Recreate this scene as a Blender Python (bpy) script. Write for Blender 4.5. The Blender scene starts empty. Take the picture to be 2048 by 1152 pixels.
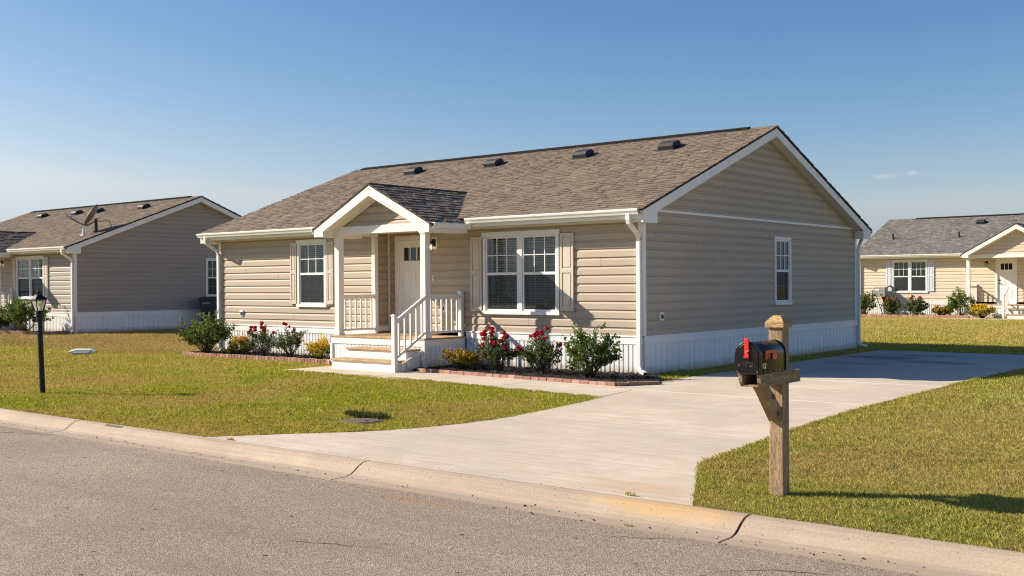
import bpy, math, random
import numpy as np
from mathutils import Vector, Matrix
random.seed(7); RS = np.random.RandomState(11)
S = bpy.context.scene; COL = S.collection; D = bpy.data
R = math.radians

# ------------------------------------------------------------------ helpers
class MB:
    def __init__(s, xf=None):
        s.V = []; s.F = []; s.M = []; s.A = []; s.xf = xf; s.m = 0; s.a = 0.5
    def v(s, p):
        s.V.append(s.xf(*p) if s.xf else tuple(p)); return len(s.V)-1
    def face(s, idx): s.F.append(idx); s.M.append(s.m); s.A.append(s.a)
    def poly(s, pts): s.face([s.v(p) for p in pts])
    def box(s, x0, x1, y0, y1, z0, z1):
        if x0 > x1: x0, x1 = x1, x0
        if y0 > y1: y0, y1 = y1, y0
        if z0 > z1: z0, z1 = z1, z0
        i = [s.v(p) for p in ((x0,y0,z0),(x1,y0,z0),(x1,y1,z0),(x0,y1,z0),(x0,y0,z1),(x1,y0,z1),(x1,y1,z1),(x0,y1,z1))]
        for f in ((0,3,2,1),(4,5,6,7),(0,1,5,4),(1,2,6,5),(2,3,7,6),(3,0,4,7)): s.face([i[k] for k in f])
    def prism(s, pts, axis, a, b):
        # 2D outline in the two other axes (in order), extruded from a to b along axis
        def P(q, c):
            q = list(q); q.insert(axis, c); return tuple(q)
        n = len(pts)
        A = [s.v(P(q, a)) for q in pts]; B = [s.v(P(q, b)) for q in pts]
        s.face(A[::-1]); s.face(B)
        for k in range(n):
            j = (k+1) % n; s.face([A[k], A[j], B[j], B[k]])
    def bar(s, p, q, w, h, up=(0,0,1)):
        p = Vector(p); q = Vector(q); d = (q-p).normalized(); u = Vector(up)
        r = d.cross(u).normalized(); u = r.cross(d).normalized()
        c = [(-w/2,-h/2),(w/2,-h/2),(w/2,h/2),(-w/2,h/2)]
        A = [s.v(tuple(p+r*a+u*b)) for a, b in c]; B = [s.v(tuple(q+r*a+u*b)) for a, b in c]
        s.face(A); s.face(B[::-1])
        for k in range(4):
            j = (k+1) % 4; s.face([A[j], A[k], B[k], B[j]])
    def tube(s, pts, rad, n=10, cap=True, sq=None):
        pts = [Vector(p) for p in pts]; rs = rad if isinstance(rad, (list, tuple)) else [rad]*len(pts)
        rings = []; ref = Vector((0.13,0.2,1)).normalized()
        d0 = (pts[-1]-pts[0]).normalized()
        if abs(d0.dot(ref)) > .9: ref = Vector((1,0.1,0)).normalized()
        for k, p in enumerate(pts):
            d = (pts[min(k+1, len(pts)-1)]-pts[max(k-1, 0)]).normalized()
            a = d.cross(ref).normalized(); b = d.cross(a)
            rings.append([s.v(tuple(p+(a*math.cos(t)+b*math.sin(t))*rs[k])) for t in [2*math.pi*j/n for j in range(n)]])
        for k in range(len(pts)-1):
            for j in range(n):
                s.face([rings[k][j], rings[k][(j+1)%n], rings[k+1][(j+1)%n], rings[k+1][j]])
        if cap: s.face(rings[0][::-1]); s.face(rings[-1])
    def build(s, name, mats, parent=None, smooth=False, bevel=0, HX=None):
        me = D.meshes.new(name)
        V = s.V; F = s.F
        if HX:
            V = [(p[0]*HX[0], p[1]*HX[1], p[2]*HX[1]) for p in V]
            if HX[0] < 0: F = [f[::-1] for f in F]
        me.from_pydata(V, [], F)
        if not isinstance(mats, (list, tuple)): mats = [mats]
        for m in mats: me.materials.append(m)
        me.polygons.foreach_set('material_index', s.M)
        at = me.attributes.new('rnd', 'FLOAT', 'FACE'); at.data.foreach_set('value', s.A)
        if smooth: me.polygons.foreach_set('use_smooth', [True]*len(F))
        me.update()
        o = D.objects.new(name, me); COL.objects.link(o)
        if parent is not None: o.parent = parent
        if bevel:
            b = o.modifiers.new('b', 'BEVEL'); b.width = bevel; b.segments = 2; b.limit_method = 'ANGLE'; b.angle_limit = R(40)
            if smooth is False: b.harden_normals = False
        return o

def tag(o, label=None, cat=None, group=None, kind=None):
    if label: o['label'] = label
    if cat: o['category'] = cat
    if group: o['group'] = group
    if kind: o['kind'] = kind
    return o
def empty(name, loc, label, cat, group=None):
    o = D.objects.new(name, None); o.empty_display_size = .2; o.location = loc; COL.objects.link(o)
    return tag(o, label, cat, group)

# ------------------------------------------------------------------ materials
def newmat(name):
    m = D.materials.new(name); m.use_nodes = True; nt = m.node_tree
    return m, nt, nt.nodes['Principled BSDF'], nt.nodes['Material Output']
def N(nt, typ, **kw):
    n = nt.nodes.new(typ)
    for k, v in kw.items():
        if k in n.inputs: n.inputs[k].default_value = v
        else: setattr(n, k, v)
    return n
def L(nt, a, b): nt.links.new(a, b)
def col4(c): return (c[0], c[1], c[2], 1)
def noise(nt, scale, detail=4, rough=.55, vec=None, dist=0):
    n = N(nt, 'ShaderNodeTexNoise'); n.inputs['Scale'].default_value = scale; n.inputs['Detail'].default_value = detail
    n.inputs['Roughness'].default_value = rough; n.inputs['Distortion'].default_value = dist
    if vec is not None: L(nt, vec, n.inputs['Vector'])
    return n.outputs['Fac']
def ramp(nt, fac, stops, interp='LINEAR'):
    r = N(nt, 'ShaderNodeValToRGB'); cr = r.color_ramp; cr.interpolation = interp
    while len(cr.elements) < len(stops): cr.elements.new(.5)
    for e, (p, c) in zip(cr.elements, stops):
        e.position = p; e.color = col4(c) if not isinstance(c, (int, float)) else (c, c, c, 1)
    L(nt, fac, r.inputs['Fac']); return r.outputs['Color']
def mix(nt, fac, a, b, mode='MIX'):
    n = N(nt, 'ShaderNodeMix', data_type='RGBA', blend_type=mode)
    if isinstance(fac, (int, float)): n.inputs[0].default_value = fac
    else: L(nt, fac, n.inputs[0])
    for s_, x in ((6, a), (7, b)):
        if isinstance(x, tuple): n.inputs[s_].default_value = col4(x)
        else: L(nt, x, n.inputs[s_])
    return n.outputs[2]
def math_(nt, op, a, b=None, c=None, clamp=False):
    n = N(nt, 'ShaderNodeMath', operation=op, use_clamp=clamp)
    for i, x in enumerate((a, b, c)):
        if x is None: continue
        if isinstance(x, (int, float)): n.inputs[i].default_value = x
        else: L(nt, x, n.inputs[i])
    return n.outputs[0]
def objco(nt): return N(nt, 'ShaderNodeTexCoord').outputs['Object']
def scaled(nt, vec, s, loc=(0,0,0), rot=(0,0,0)):
    m = N(nt, 'ShaderNodeMapping'); m.inputs['Scale'].default_value = s; m.inputs['Location'].default_value = loc
    m.inputs['Rotation'].default_value = rot
    L(nt, vec, m.inputs['Vector']); return m.outputs[0]
def bump(nt, h, bsdf, dist=.002, strength=1.0):
    b = N(nt, 'ShaderNodeBump'); b.inputs['Distance'].default_value = dist; b.inputs['Strength'].default_value = strength
    L(nt, h, b.inputs['Height']); L(nt, b.outputs[0], bsdf.inputs['Normal'])
def attr(nt, name): 
    a = N(nt, 'ShaderNodeAttribute'); a.attribute_name = name; return a.outputs['Fac']

def mat_plain(name, c, rough=.6, metal=0, var=.06, nscale=8, bscale=None, bdist=.001, spec=.5):
    m, nt, b, _ = newmat(name); v = objco(nt)
    n1 = noise(nt, nscale, 5, .6, v)
    lo = tuple(x*(1-var) for x in c); hi = tuple(min(1, x*(1+var)) for x in c)
    L(nt, ramp(nt, n1, [(.3, lo), (.7, hi)]), b.inputs['Base Color'])
    b.inputs['Roughness'].default_value = rough; b.inputs['Metallic'].default_value = metal
    b.inputs['Specular IOR Level'].default_value = spec
    if bscale: bump(nt, noise(nt, bscale, 4, .6, v), b, bdist)
    return m
def mat_white(name='white_trim', c=(.80,.79,.76)):
    m, nt, b, _ = newmat(name); v = objco(nt)
    n1 = noise(nt, 2.2, 5, .6, v); n2 = noise(nt, 30, 3, .6, scaled(nt, v, (1, 1, .15)))
    a = ramp(nt, n1, [(.35, tuple(x*.93 for x in c)), (.65, c)])
    a = mix(nt, ramp(nt, n2, [(.55, 0.0), (.8, .25)]), a, tuple(x*.85 for x in c))
    L(nt, a, b.inputs['Base Color']); b.inputs['Roughness'].default_value = .5
    if 'skirt' in name:
        sp = N(nt, 'ShaderNodeSeparateXYZ'); L(nt, v, sp.inputs[0])
        dz_ = math_(nt, 'SUBTRACT', math_(nt, 'ADD', .10, math_(nt, 'MULTIPLY', noise(nt, 5, 5, .7, v), .16)), sp.outputs[2])
        a = mix(nt, math_(nt, 'MULTIPLY', dz_, 6, clamp=True), a, (.42,.36,.27)); L(nt, a, b.inputs['Base Color'])
    bump(nt, n2, b, .0008); return m
def mat_siding(name, c, e, s=1.0):
    m, nt, b, _ = newmat(name); v = objco(nt)
    sp = N(nt, 'ShaderNodeSeparateXYZ'); L(nt, v, sp.inputs[0])
    u = math_(nt, 'ADD', sp.outputs[0], sp.outputs[1])
    row = math_(nt, 'FLOOR', math_(nt, 'DIVIDE', math_(nt, 'SUBTRACT', sp.outputs[2], .725*s), e*s))
    wr = N(nt, 'ShaderNodeTexWhiteNoise', noise_dimensions='1D'); L(nt, row, wr.inputs['W'])
    uu = math_(nt, 'ADD', math_(nt, 'DIVIDE', u, 3.66*s), math_(nt, 'MULTIPLY', wr.outputs['Value'], 5))
    seg = math_(nt, 'FLOOR', uu)
    w2 = N(nt, 'ShaderNodeTexWhiteNoise', noise_dimensions='2D')
    cb = N(nt, 'ShaderNodeCombineXYZ'); L(nt, seg, cb.inputs[0]); L(nt, row, cb.inputs[1]); L(nt, cb.outputs[0], w2.inputs['Vector'])
    fr = math_(nt, 'FRACT', uu)
    seam = math_(nt, 'LESS_THAN', fr, .0016)
    grain = noise(nt, 1.0, 6, .7, scaled(nt, v, (3, 3, 60)), .4)
    big = noise(nt, .5, 3, .5, v)
    base = ramp(nt, w2.outputs['Value'], [(0, tuple(x*.94 for x in c)), (1, tuple(x*1.05 for x in c))])
    base = mix(nt, ramp(nt, grain, [(.35, .0), (.75, .4)]), base, tuple(x*.80 for x in c))
    base = mix(nt, ramp(nt, big, [(.4, .0), (.7, .22)]), base, tuple(min(1, x*1.12) for x in c))
    base = mix(nt, seam, base, tuple(x*.35 for x in c))
    L(nt, base, b.inputs['Base Color']); b.inputs['Roughness'].default_value = .62
    h = math_(nt, 'SUBTRACT', grain, math_(nt, 'MULTIPLY', seam, 2.0)); bump(nt, h, b, .0015)
    return m
def mat_shingle(name, cs):
    m, nt, b, _ = newmat(name); v = objco(nt)
    a = ramp(nt, attr(nt, 'rnd'), [(i/(len(cs)-1), c) for i, c in enumerate(cs)])
    gr = noise(nt, 170, 2, .8, v)
    a = mix(nt, .55, a, ramp(nt, gr, [(.3, .16), (.5, .5), (.72, .9)]), 'OVERLAY')
    st = noise(nt, .7, 4, .6, v)
    a = mix(nt, ramp(nt, st, [(.4, .0), (.7, .2)]), a, tuple(x*1.15 for x in cs[-1]))
    L(nt, a, b.inputs['Base Color']); b.inputs['Roughness'].default_value = .95; b.inputs['Specular IOR Level'].default_value = .2
    bump(nt, gr, b, .003); return m
def mat_glass(name):
    m, nt, b, out = newmat(name); nt.nodes.remove(b)
    t = N(nt, 'ShaderNodeBsdfTransparent'); t.inputs[0].default_value = (.70,.76,.74,1)
    g = N(nt, 'ShaderNodeBsdfGlossy'); g.inputs['Roughness'].default_value = .03
    f = N(nt, 'ShaderNodeFresnel'); f.inputs[0].default_value = 1.5
    ff = math_(nt, 'ADD', math_(nt, 'MULTIPLY', f.outputs[0], 1.0), .02)
    v = objco(nt); bp = N(nt, 'ShaderNodeBump'); bp.inputs['Distance'].default_value = .002
    L(nt, noise(nt, 2.5, 1, .5, v), bp.inputs['Height']); L(nt, bp.outputs[0], g.inputs['Normal'])
    mx = N(nt, 'ShaderNodeMixShader'); L(nt, ff, mx.inputs[0]); L(nt, t.outputs[0], mx.inputs[1]); L(nt, g.outputs[0], mx.inputs[2])
    L(nt, mx.outputs[0], out.inputs[0]); return m
def mat_screen(name):
    m, nt, b, out = newmat(name); nt.nodes.remove(b)
    t = N(nt, 'ShaderNodeBsdfTransparent'); d = N(nt, 'ShaderNodeBsdfDiffuse'); d.inputs[0].default_value = (.07,.075,.08,1)
    mx = N(nt, 'ShaderNodeMixShader'); mx.inputs[0].default_value = .42
    L(nt, t.outputs[0], mx.inputs[1]); L(nt, d.outputs[0], mx.inputs[2]); L(nt, mx.outputs[0], out.inputs[0]); return m
def mat_leaf(name, cs, trans=.35, patch=None, rough=.45):
    m, nt, b, out = newmat(name)
    a = ramp(nt, attr(nt, 'rnd'), [(i/(len(cs)-1), c) for i, c in enumerate(cs)])
    if patch: a = patch(nt, a)
    L(nt, a, b.inputs['Base Color']); b.inputs['Roughness'].default_value = rough; b.inputs['Specular IOR Level'].default_value = .3
    tr = N(nt, 'ShaderNodeBsdfTranslucent'); L(nt, a, tr.inputs[0])
    mx = N(nt, 'ShaderNodeMixShader'); mx.inputs[0].default_value = trans
    L(nt, b.outputs[0], mx.inputs[1]); L(nt, tr.outputs[0], mx.inputs[2]); L(nt, mx.outputs[0], out.inputs[0]); return m
def lawn_patch(nt, a):
    g = N(nt, 'ShaderNodeNewGeometry').outputs['Position']
    p1 = noise(nt, .35, 4, .6, g, .5); p2 = noise(nt, 1.3, 4, .65, scaled(nt, g, (.6, 1.3, 1), (7, 3, 0)), .3); p3 = noise(nt, 6, 3, .6, g)
    pg = noise(nt, .8, 4, .6, scaled(nt, g, (.7, 1.2, 1), (31, 5, 0)), .5); a = mix(nt, ramp(nt, pg, [(.50, 0.0), (.66, .6)]), a, (.30,.36,.03))
    a = mix(nt, ramp(nt, p1, [(.42, 0.0), (.60, .65)]), a, (.52,.35,.12))
    a = mix(nt, ramp(nt, p2, [(.54, 0.0), (.70, .6)]), a, (.58,.40,.13))
    a = mix(nt, ramp(nt, p3, [(.50, 0.0), (.68, .75)]), a, (.20,.235,.03))
    p4 = noise(nt, 2.2, 5, .7, scaled(nt, g, (1, 1, 1), (3, 9, 0)), .8); a = mix(nt, ramp(nt, p4, [(.60, 0.0), (.70, .6)]), a, (.16,.14,.04))
    # the lawn strip towards the neighbouring plots is drier
    sp = N(nt, 'ShaderNodeSeparateXYZ'); L(nt, g, sp.inputs[0])
    far = math_(nt, 'ADD', math_(nt, 'MULTIPLY', sp.outputs[1], .11), math_(nt, 'MULTIPLY', math_(nt, 'SUBTRACT', p1, .5), 3))
    far = math_(nt, 'SUBTRACT', far, .75, clamp=True)
    a = mix(nt, math_(nt, 'MULTIPLY', far, .42), a, (.50,.38,.13))
    lf = math_(nt, 'MULTIPLY', math_(nt, 'MULTIPLY', math_(nt, 'ADD', sp.outputs[1], 2.0), 1.5, clamp=True), math_(nt, 'MULTIPLY', math_(nt, 'SUBTRACT', -13.3, sp.outputs[0]), .7, clamp=True))
    a = mix(nt, math_(nt, 'MULTIPLY', lf, .75), a, (.36,.245,.095))
    rt = math_(nt, 'MULTIPLY', math_(nt, 'SUBTRACT', sp.outputs[0], 4.5), .5, clamp=True)
    a = mix(nt, math_(nt, 'MULTIPLY', rt, .38), a, (.40,.34,.14))
    return a
GRASS = [(.15,.18,.012),(.30,.33,.018),(.46,.45,.028),(.62,.54,.06),(.74,.58,.17)]
M = {}
M['white'] = mat_white()
M['skirt'] = mat_white('white_skirting', (.78,.79,.79))
M['offwhite'] = mat_white('soffit_white', (.74,.70,.60))
M['post'] = mat_white('porch_white', (.82,.79,.74))
M['siding'] = mat_siding('taupe_siding', (.430,.350,.268), .167)
M['siding_left'] = mat_siding('grey_taupe_siding', (.335,.29,.248), .167, 1.05)
M['siding_cream'] = mat_siding('cream_siding', (.64,.545,.42), .167)
M['shutter'] = mat_plain('tan_shutter', (.58,.51,.42), .5, var=.03)
M['shutter_blue'] = mat_plain('pale_blue_shutter', (.60,.64,.72), .5, var=.03)
M['shingle'] = mat_shingle('brown_shingle', [(.150,.116,.086),(.178,.138,.104),(.205,.160,.122),(.245,.193,.148)])
M['shingle_left'] = mat_shingle('brown_grey_shingle', [(.15,.118,.09),(.18,.143,.11),(.21,.168,.132)])
M['shingle_grey'] = mat_shingle('grey_shingle', [(.11,.102,.095),(.15,.14,.13),(.19,.176,.16),(.25,.228,.205)])
M['under'] = mat_plain('roof_felt', (.05,.04,.035), .9)
M['vent'] = mat_plain('black_vent', (.018,.02,.025), .6)
M['ridge'] = mat_plain('ridge_vent_dark', (.02,.018,.016), .95, spec=.05)
M['glass'] = mat_glass('window_glass')
M['screen'] = mat_screen('insect_screen')
M['blind'] = mat_plain('blind_slat', (.80,.80,.76), .5, var=.02)
M['muntin'] = mat_plain('window_vinyl', (.80,.82,.82), .4, var=.02)
M['room'] = mat_plain('room_dark', (.05,.05,.045), .9)
M['black'] = mat_plain('black_metal', (.010,.010,.010), .5, var=.1, spec=.3)
M['darkgrey'] = mat_plain('dark_grey_plastic', (.028,.03,.033), .5)
M['door'] = mat_plain('door_paint', (.86,.84,.80), .4, var=.02)
M['gutter'] = mat_plain('gutter_metal', (.80,.79,.75), .35, var=.04, nscale=3)
M['box_grey'] = mat_plain('equipment_grey', (.27,.26,.235), .5)
M['dish'] = mat_plain('dish_grey', (.17,.15,.135), .5)
M['galv'] = mat_plain('galvanised', (.45,.45,.44), .4, metal=.6)
M['green_lid'] = mat_plain('pale_green_plastic', (.50,.60,.50), .5)
M['brown_cover'] = mat_plain('brown_cover', (.13,.09,.07), .7, bscale=60)
M['red'] = mat_plain('red_flag', (.62,.02,.015), .4, var=.08)
M['red2'] = mat_plain('orange_red_plastic', (.62,.085,.03), .45, var=.1)
M['pinkroof'] = mat_plain('pink_roof', (.45,.28,.25), .9)

def mat_wood(name, c1, c2, axis=2, sc=1.0, rough=.7):
    m, nt, b, _ = newmat(name); v = objco(nt)
    s3 = [9*sc]*3; s3[axis] = .8*sc
    vv = scaled(nt, v, tuple(s3))
    g = noise(nt, 3.2, 6, .65, vv, 1.2); f = noise(nt, 22, 3, .7, vv)
    a = ramp(nt, g, [(.28, c1), (.48, tuple((x+y)/2 for x, y in zip(c1, c2))), (.7, c2)])
    cr = ramp(nt, noise(nt, 5.5, 3, .6, vv, 2.5), [(.478, 0.0), (.5, .85), (.522, 0.0)])
    a = mix(nt, cr, a, tuple(x*.25 for x in c1)); a = mix(nt, ramp(nt, f, [(.5, 0.0), (.8, .4)]), a, tuple(x*.6 for x in c1))
    L(nt, a, b.inputs['Base Color']); b.inputs['Roughness'].default_value = rough
    bump(nt, math_(nt, 'SUBTRACT', f, math_(nt, 'MULTIPLY', cr, 2.0)), b, .0022); return m
M['postwood'] = mat_wood('weathered_post', (.25,.155,.075), (.50,.345,.195), 2)
M['capwood'] = mat_wood('post_cap_wood', (.40,.23,.09), (.62,.40,.17), 0)
M['armwood'] = mat_wood('weathered_arm', (.21,.135,.075), (.46,.32,.185), 1)
M['deckwood'] = mat_wood('deck_board', (.42,.26,.12), (.66,.46,.25), 0, .6)

def mat_concrete(name, c, kind):
    m, nt, b, _ = newmat(name); v = N(nt, 'ShaderNodeNewGeometry').outputs['Position']
    big = noise(nt, .45, 5, .6, v, .4); med = noise(nt, 3, 5, .65, v); fine = noise(nt, 260, 2, .7, v)
    streak = noise(nt, 1.0, 6, .7, scaled(nt, v, (.5, 14, 1)), .3)
    a = ramp(nt, big, [(.3, tuple(x*.82 for x in c)), (.68, tuple(min(1, x*1.12) for x in c))])
    a = mix(nt, ramp(nt, med, [(.4, 0.0), (.7, .55)]), a, tuple(x*k for x, k in zip(c, (.80,.74,.66))))
    a = mix(nt, ramp(nt, streak, [(.46, 0.0), (.72, .6)]), a, tuple(x*.62 for x in c))
    grn = noise(nt, 70, 3, .75, v); a = mix(nt, .35, a, ramp(nt, grn, [(.3, .25), (.5, .5), (.7, .75)]), 'OVERLAY')
    a = mix(nt, ramp(nt, fine, [(.62, 0.0), (.75, .35)]), a, tuple(x*.5 for x in c))
    def spot(cx, cy, rx, ry, colr, amt, ns=2.5, a=None):
        sp = N(nt, 'ShaderNodeSeparateXYZ'); L(nt, v, sp.inputs[0])
        dx = math_(nt, 'DIVIDE', math_(nt, 'SUBTRACT', sp.outputs[0], cx), rx); dy = math_(nt, 'DIVIDE', math_(nt, 'SUBTRACT', sp.outputs[1], cy), ry)
        d = math_(nt, 'SQRT', math_(nt, 'ADD', math_(nt, 'MULTIPLY', dx, dx), math_(nt, 'MULTIPLY', dy, dy)))
        d = math_(nt, 'ADD', d, math_(nt, 'MULTIPLY', math_(nt, 'SUBTRACT', noise(nt, ns, 5, .65, scaled(nt, v, (.5, 2, 1))), .5), 2.2))
        return mix(nt, ramp(nt, d, [(.35, float(amt)), (1.0, 0.0)]), a, colr)
    if kind == 'drive':
        for (cx, cy, rx, ry, am) in ((1.9,7.2,1.3,.7,.6),(3.3,6.3,1.1,.6,.55),(2.2,5.2,1.1,.45,.4),(2.6,8.2,1.4,.5,.4)): a = spot(cx, cy, rx, ry, (.09,.075,.065), am, 2.5, a)
        a = spot(5.8, -9.4, .8, .35, (.50,.34,.19), .5, 2, a)
    if kind == 'curb':
        a = spot(6.45, -9.93, .75, .17, (.52,.32,.13), .6, 2, a); a = spot(4.0, -10.1, 1.2, .1, (.42,.33,.24), .5, 2, a)
        pan = N(nt, 'ShaderNodeSeparateXYZ'); L(nt, v, pan.inputs[0])
        low = math_(nt, 'MULTIPLY', math_(nt, 'SUBTRACT', -10.06, pan.outputs[1]), 8, clamp=True)
        a = mix(nt, math_(nt, 'MULTIPLY', low, ramp(nt, streak, [(.3, .2), (.7, .75)])), a, tuple(x*.72 for x in c))
    L(nt, a, b.inputs['Base Color']); b.inputs['Roughness'].default_value = .85; b.inputs['Specular IOR Level'].default_value = .25
    h = math_(nt, 'ADD', math_(nt, 'MULTIPLY', fine, .3), math_(nt, 'MULTIPLY', streak, 1.0)); bump(nt, h, b, .004, .6)
    return m
M['concrete'] = mat_concrete('concrete_paving', (.575,.495,.40), 'drive')
M['walkc'] = mat_concrete('concrete_walk', (.60,.53,.425), 'walk')
M['curb'] = mat_concrete('concrete_curb', (.44,.36,.272), 'curb')
def mat_asphalt():
    m, nt, b, _ = newmat('asphalt_road'); v = N(nt, 'ShaderNodeNewGeometry').outputs['Position']
    big = noise(nt, .3, 5, .6, v, .5); fine = noise(nt, 95, 3, .75, v)
    vo = N(nt, 'ShaderNodeTexVoronoi'); vo.inputs['Scale'].default_value = 85; L(nt, v, vo.inputs['Vector'])
    a = ramp(nt, big, [(.3, (.280,.224,.172)), (.7, (.375,.300,.232))])
    w = N(nt, 'ShaderNodeSeparateColor'); L(nt, vo.outputs['Color'], w.inputs[0])
    a = mix(nt, .6, a, ramp(nt, w.outputs[0], [(0, .12), (.5, .5), (1, .82)]), 'OVERLAY')
    a = mix(nt, ramp(nt, fine, [(.5, 0.0), (.7, .65)]), a, (.125,.098,.074))
    vo2 = N(nt, 'ShaderNodeTexVoronoi'); vo2.inputs['Scale'].default_value = 2.2; L(nt, scaled(nt, v, (1.3, 1.7, 1)), vo2.inputs['Vector'])
    wear = noise(nt, .9, 5, .65, scaled(nt, v, (.35, 1.6, 1)), .6); a = mix(nt, ramp(nt, wear, [(.42, 0.0), (.68, .45)]), a, (.20,.160,.13))
    a = mix(nt, ramp(nt, vo2.outputs['Distance'], [(.06, .85), (.085, 0.0)]), a, (.05,.042,.036))
    sp = N(nt, 'ShaderNodeSeparateXYZ'); L(nt, v, sp.inputs[0])
    dx = math_(nt, 'DIVIDE', math_(nt, 'SUBTRACT', sp.outputs[0], 4.35), .75); dy = math_(nt, 'DIVIDE', math_(nt, 'SUBTRACT', sp.outputs[1], -10.55), .11)
    d = math_(nt, 'SQRT', math_(nt, 'ADD', math_(nt, 'MULTIPLY', dx, dx), math_(nt, 'MULTIPLY', dy, dy)))
    d = math_(nt, 'ADD', d, math_(nt, 'MULTIPLY', math_(nt, 'SUBTRACT', noise(nt, 5, 5, .65, v), .5), 1.5))
    a = mix(nt, ramp(nt, d, [(.3, .38), (1.0, 0.0)]), a, (.36,.20,.10))
    L(nt, a, b.inputs['Base Color']); b.inputs['Roughness'].default_value = .9; b.inputs['Specular IOR Level'].default_value = .25
    h = math_(nt, 'ADD', vo.outputs['Distance'], fine); bump(nt, h, b, .006, .8); return m
M['asphalt'] = mat_asphalt()
M['crack'] = mat_plain('crack_dark', (.035,.03,.026), .95)
M['caulk'] = mat_plain('joint_caulk', (.62,.57,.48), .8)
M['stamp'] = mat_plain('worn_stamp', (.26,.20,.145), .95)
M['dirt'] = mat_plain('joint_dirt', (.05,.04,.032), .95)
def mat_lawn():
    m, nt, b, _ = newmat('lawn_soil'); v = N(nt, 'ShaderNodeNewGeometry').outputs['Position']
    f = noise(nt, 55, 4, .75, v)
    a = ramp(nt, f, [(.3, (.09,.085,.012)), (.5, (.22,.19,.03)), (.7, (.42,.34,.08))])
    a = lawn_patch(nt, a)
    L(nt, a, b.inputs['Base Color']); b.inputs['Roughness'].default_value = 1; b.inputs['Specular IOR Level'].default_value = 0
    bump(nt, f, b, .03); return m
M['lawn'] = mat_lawn()
M['grass'] = mat_leaf('grass_blade', GRASS, .3, lawn_patch, .6)
M['mulch'] = mat_plain('mulch', (.018,.012,.009), .95, var=.5, nscale=40, bscale=50, bdist=.03)
M['brick'] = None
def mat_brick():
    m, nt, b, _ = newmat('edging_brick'); v = objco(nt)
    a = ramp(nt, attr(nt, 'rnd'), [(0, (.24,.10,.07)), (.5, (.34,.165,.12)), (1, (.46,.26,.20))])
    n = noise(nt, 25, 5, .7, v); a = mix(nt, ramp(nt, n, [(.4, 0.0), (.7, .4)]), a, (.42,.30,.25))
    L(nt, a, b.inputs['Base Color']); b.inputs['Roughness'].default_value = .9; bump(nt, n, b, .004); return m
M['brick'] = mat_brick()
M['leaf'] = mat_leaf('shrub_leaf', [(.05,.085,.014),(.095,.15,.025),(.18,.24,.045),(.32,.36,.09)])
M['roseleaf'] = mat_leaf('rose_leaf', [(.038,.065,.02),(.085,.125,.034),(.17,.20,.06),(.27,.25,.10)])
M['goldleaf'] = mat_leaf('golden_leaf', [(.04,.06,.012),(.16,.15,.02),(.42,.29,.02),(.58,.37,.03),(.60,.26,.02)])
M['goldleaf2'] = mat_leaf('yellow_flower', [(.04,.07,.012),(.20,.20,.02),(.60,.44,.02),(.72,.50,.03),(.80,.56,.04)])
M['stem'] = mat_plain('stem_bark', (.10,.075,.045), .85, var=.3)
M['petal'] = mat_leaf('red_petal', [(.34,.006,.02),(.55,.012,.035),(.72,.03,.06)], .25)
M['petalpink'] = mat_leaf('pink_petal', [(.45,.01,.10),(.65,.03,.16),(.75,.08,.2)], .25)
def mat_emit(name, c, st):
    m, nt, b, _ = newmat(name); b.inputs['Emission Color'].default_value = col4(c); b.inputs['Emission Strength'].default_value = st
    L(nt, ramp(nt, noise(nt, 3, 1), [(0, c), (1, c)]), b.inputs['Base Color']); return m
M['bulb'] = mat_emit('warm_bulb', (1, .78, .42), 6)
try: M['bulb'].cycles.emission_sampling = 'NONE'
except Exception: pass
def mat_frost(name):
    m, nt, b, out = newmat(name); nt.nodes.remove(b)
    t = N(nt, 'ShaderNodeBsdfTransparent'); t.inputs[0].default_value = (.9,.88,.8,1)
    g = N(nt, 'ShaderNodeBsdfGlossy'); g.inputs['Roughness'].default_value = .15
    d = N(nt, 'ShaderNodeBsdfTranslucent'); d.inputs[0].default_value = (.85,.82,.7,1)
    L(nt, ramp(nt, noise(nt, 12, 2, .5, objco(nt)), [(.3, (.85,.82,.7)), (.7, (.95,.92,.8))]), d.inputs[0])
    m1 = N(nt, 'ShaderNodeMixShader'); m1.inputs[0].default_value = .35; L(nt, t.outputs[0], m1.inputs[1]); L(nt, d.outputs[0], m1.inputs[2])
    m2 = N(nt, 'ShaderNodeMixShader'); m2.inputs[0].default_value = .12; L(nt, m1.outputs[0], m2.inputs[1]); L(nt, g.outputs[0], m2.inputs[2])
    L(nt, m2.outputs[0], out.inputs[0]); return m
M['lampglass'] = mat_frost('lamp_glass')

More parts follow.
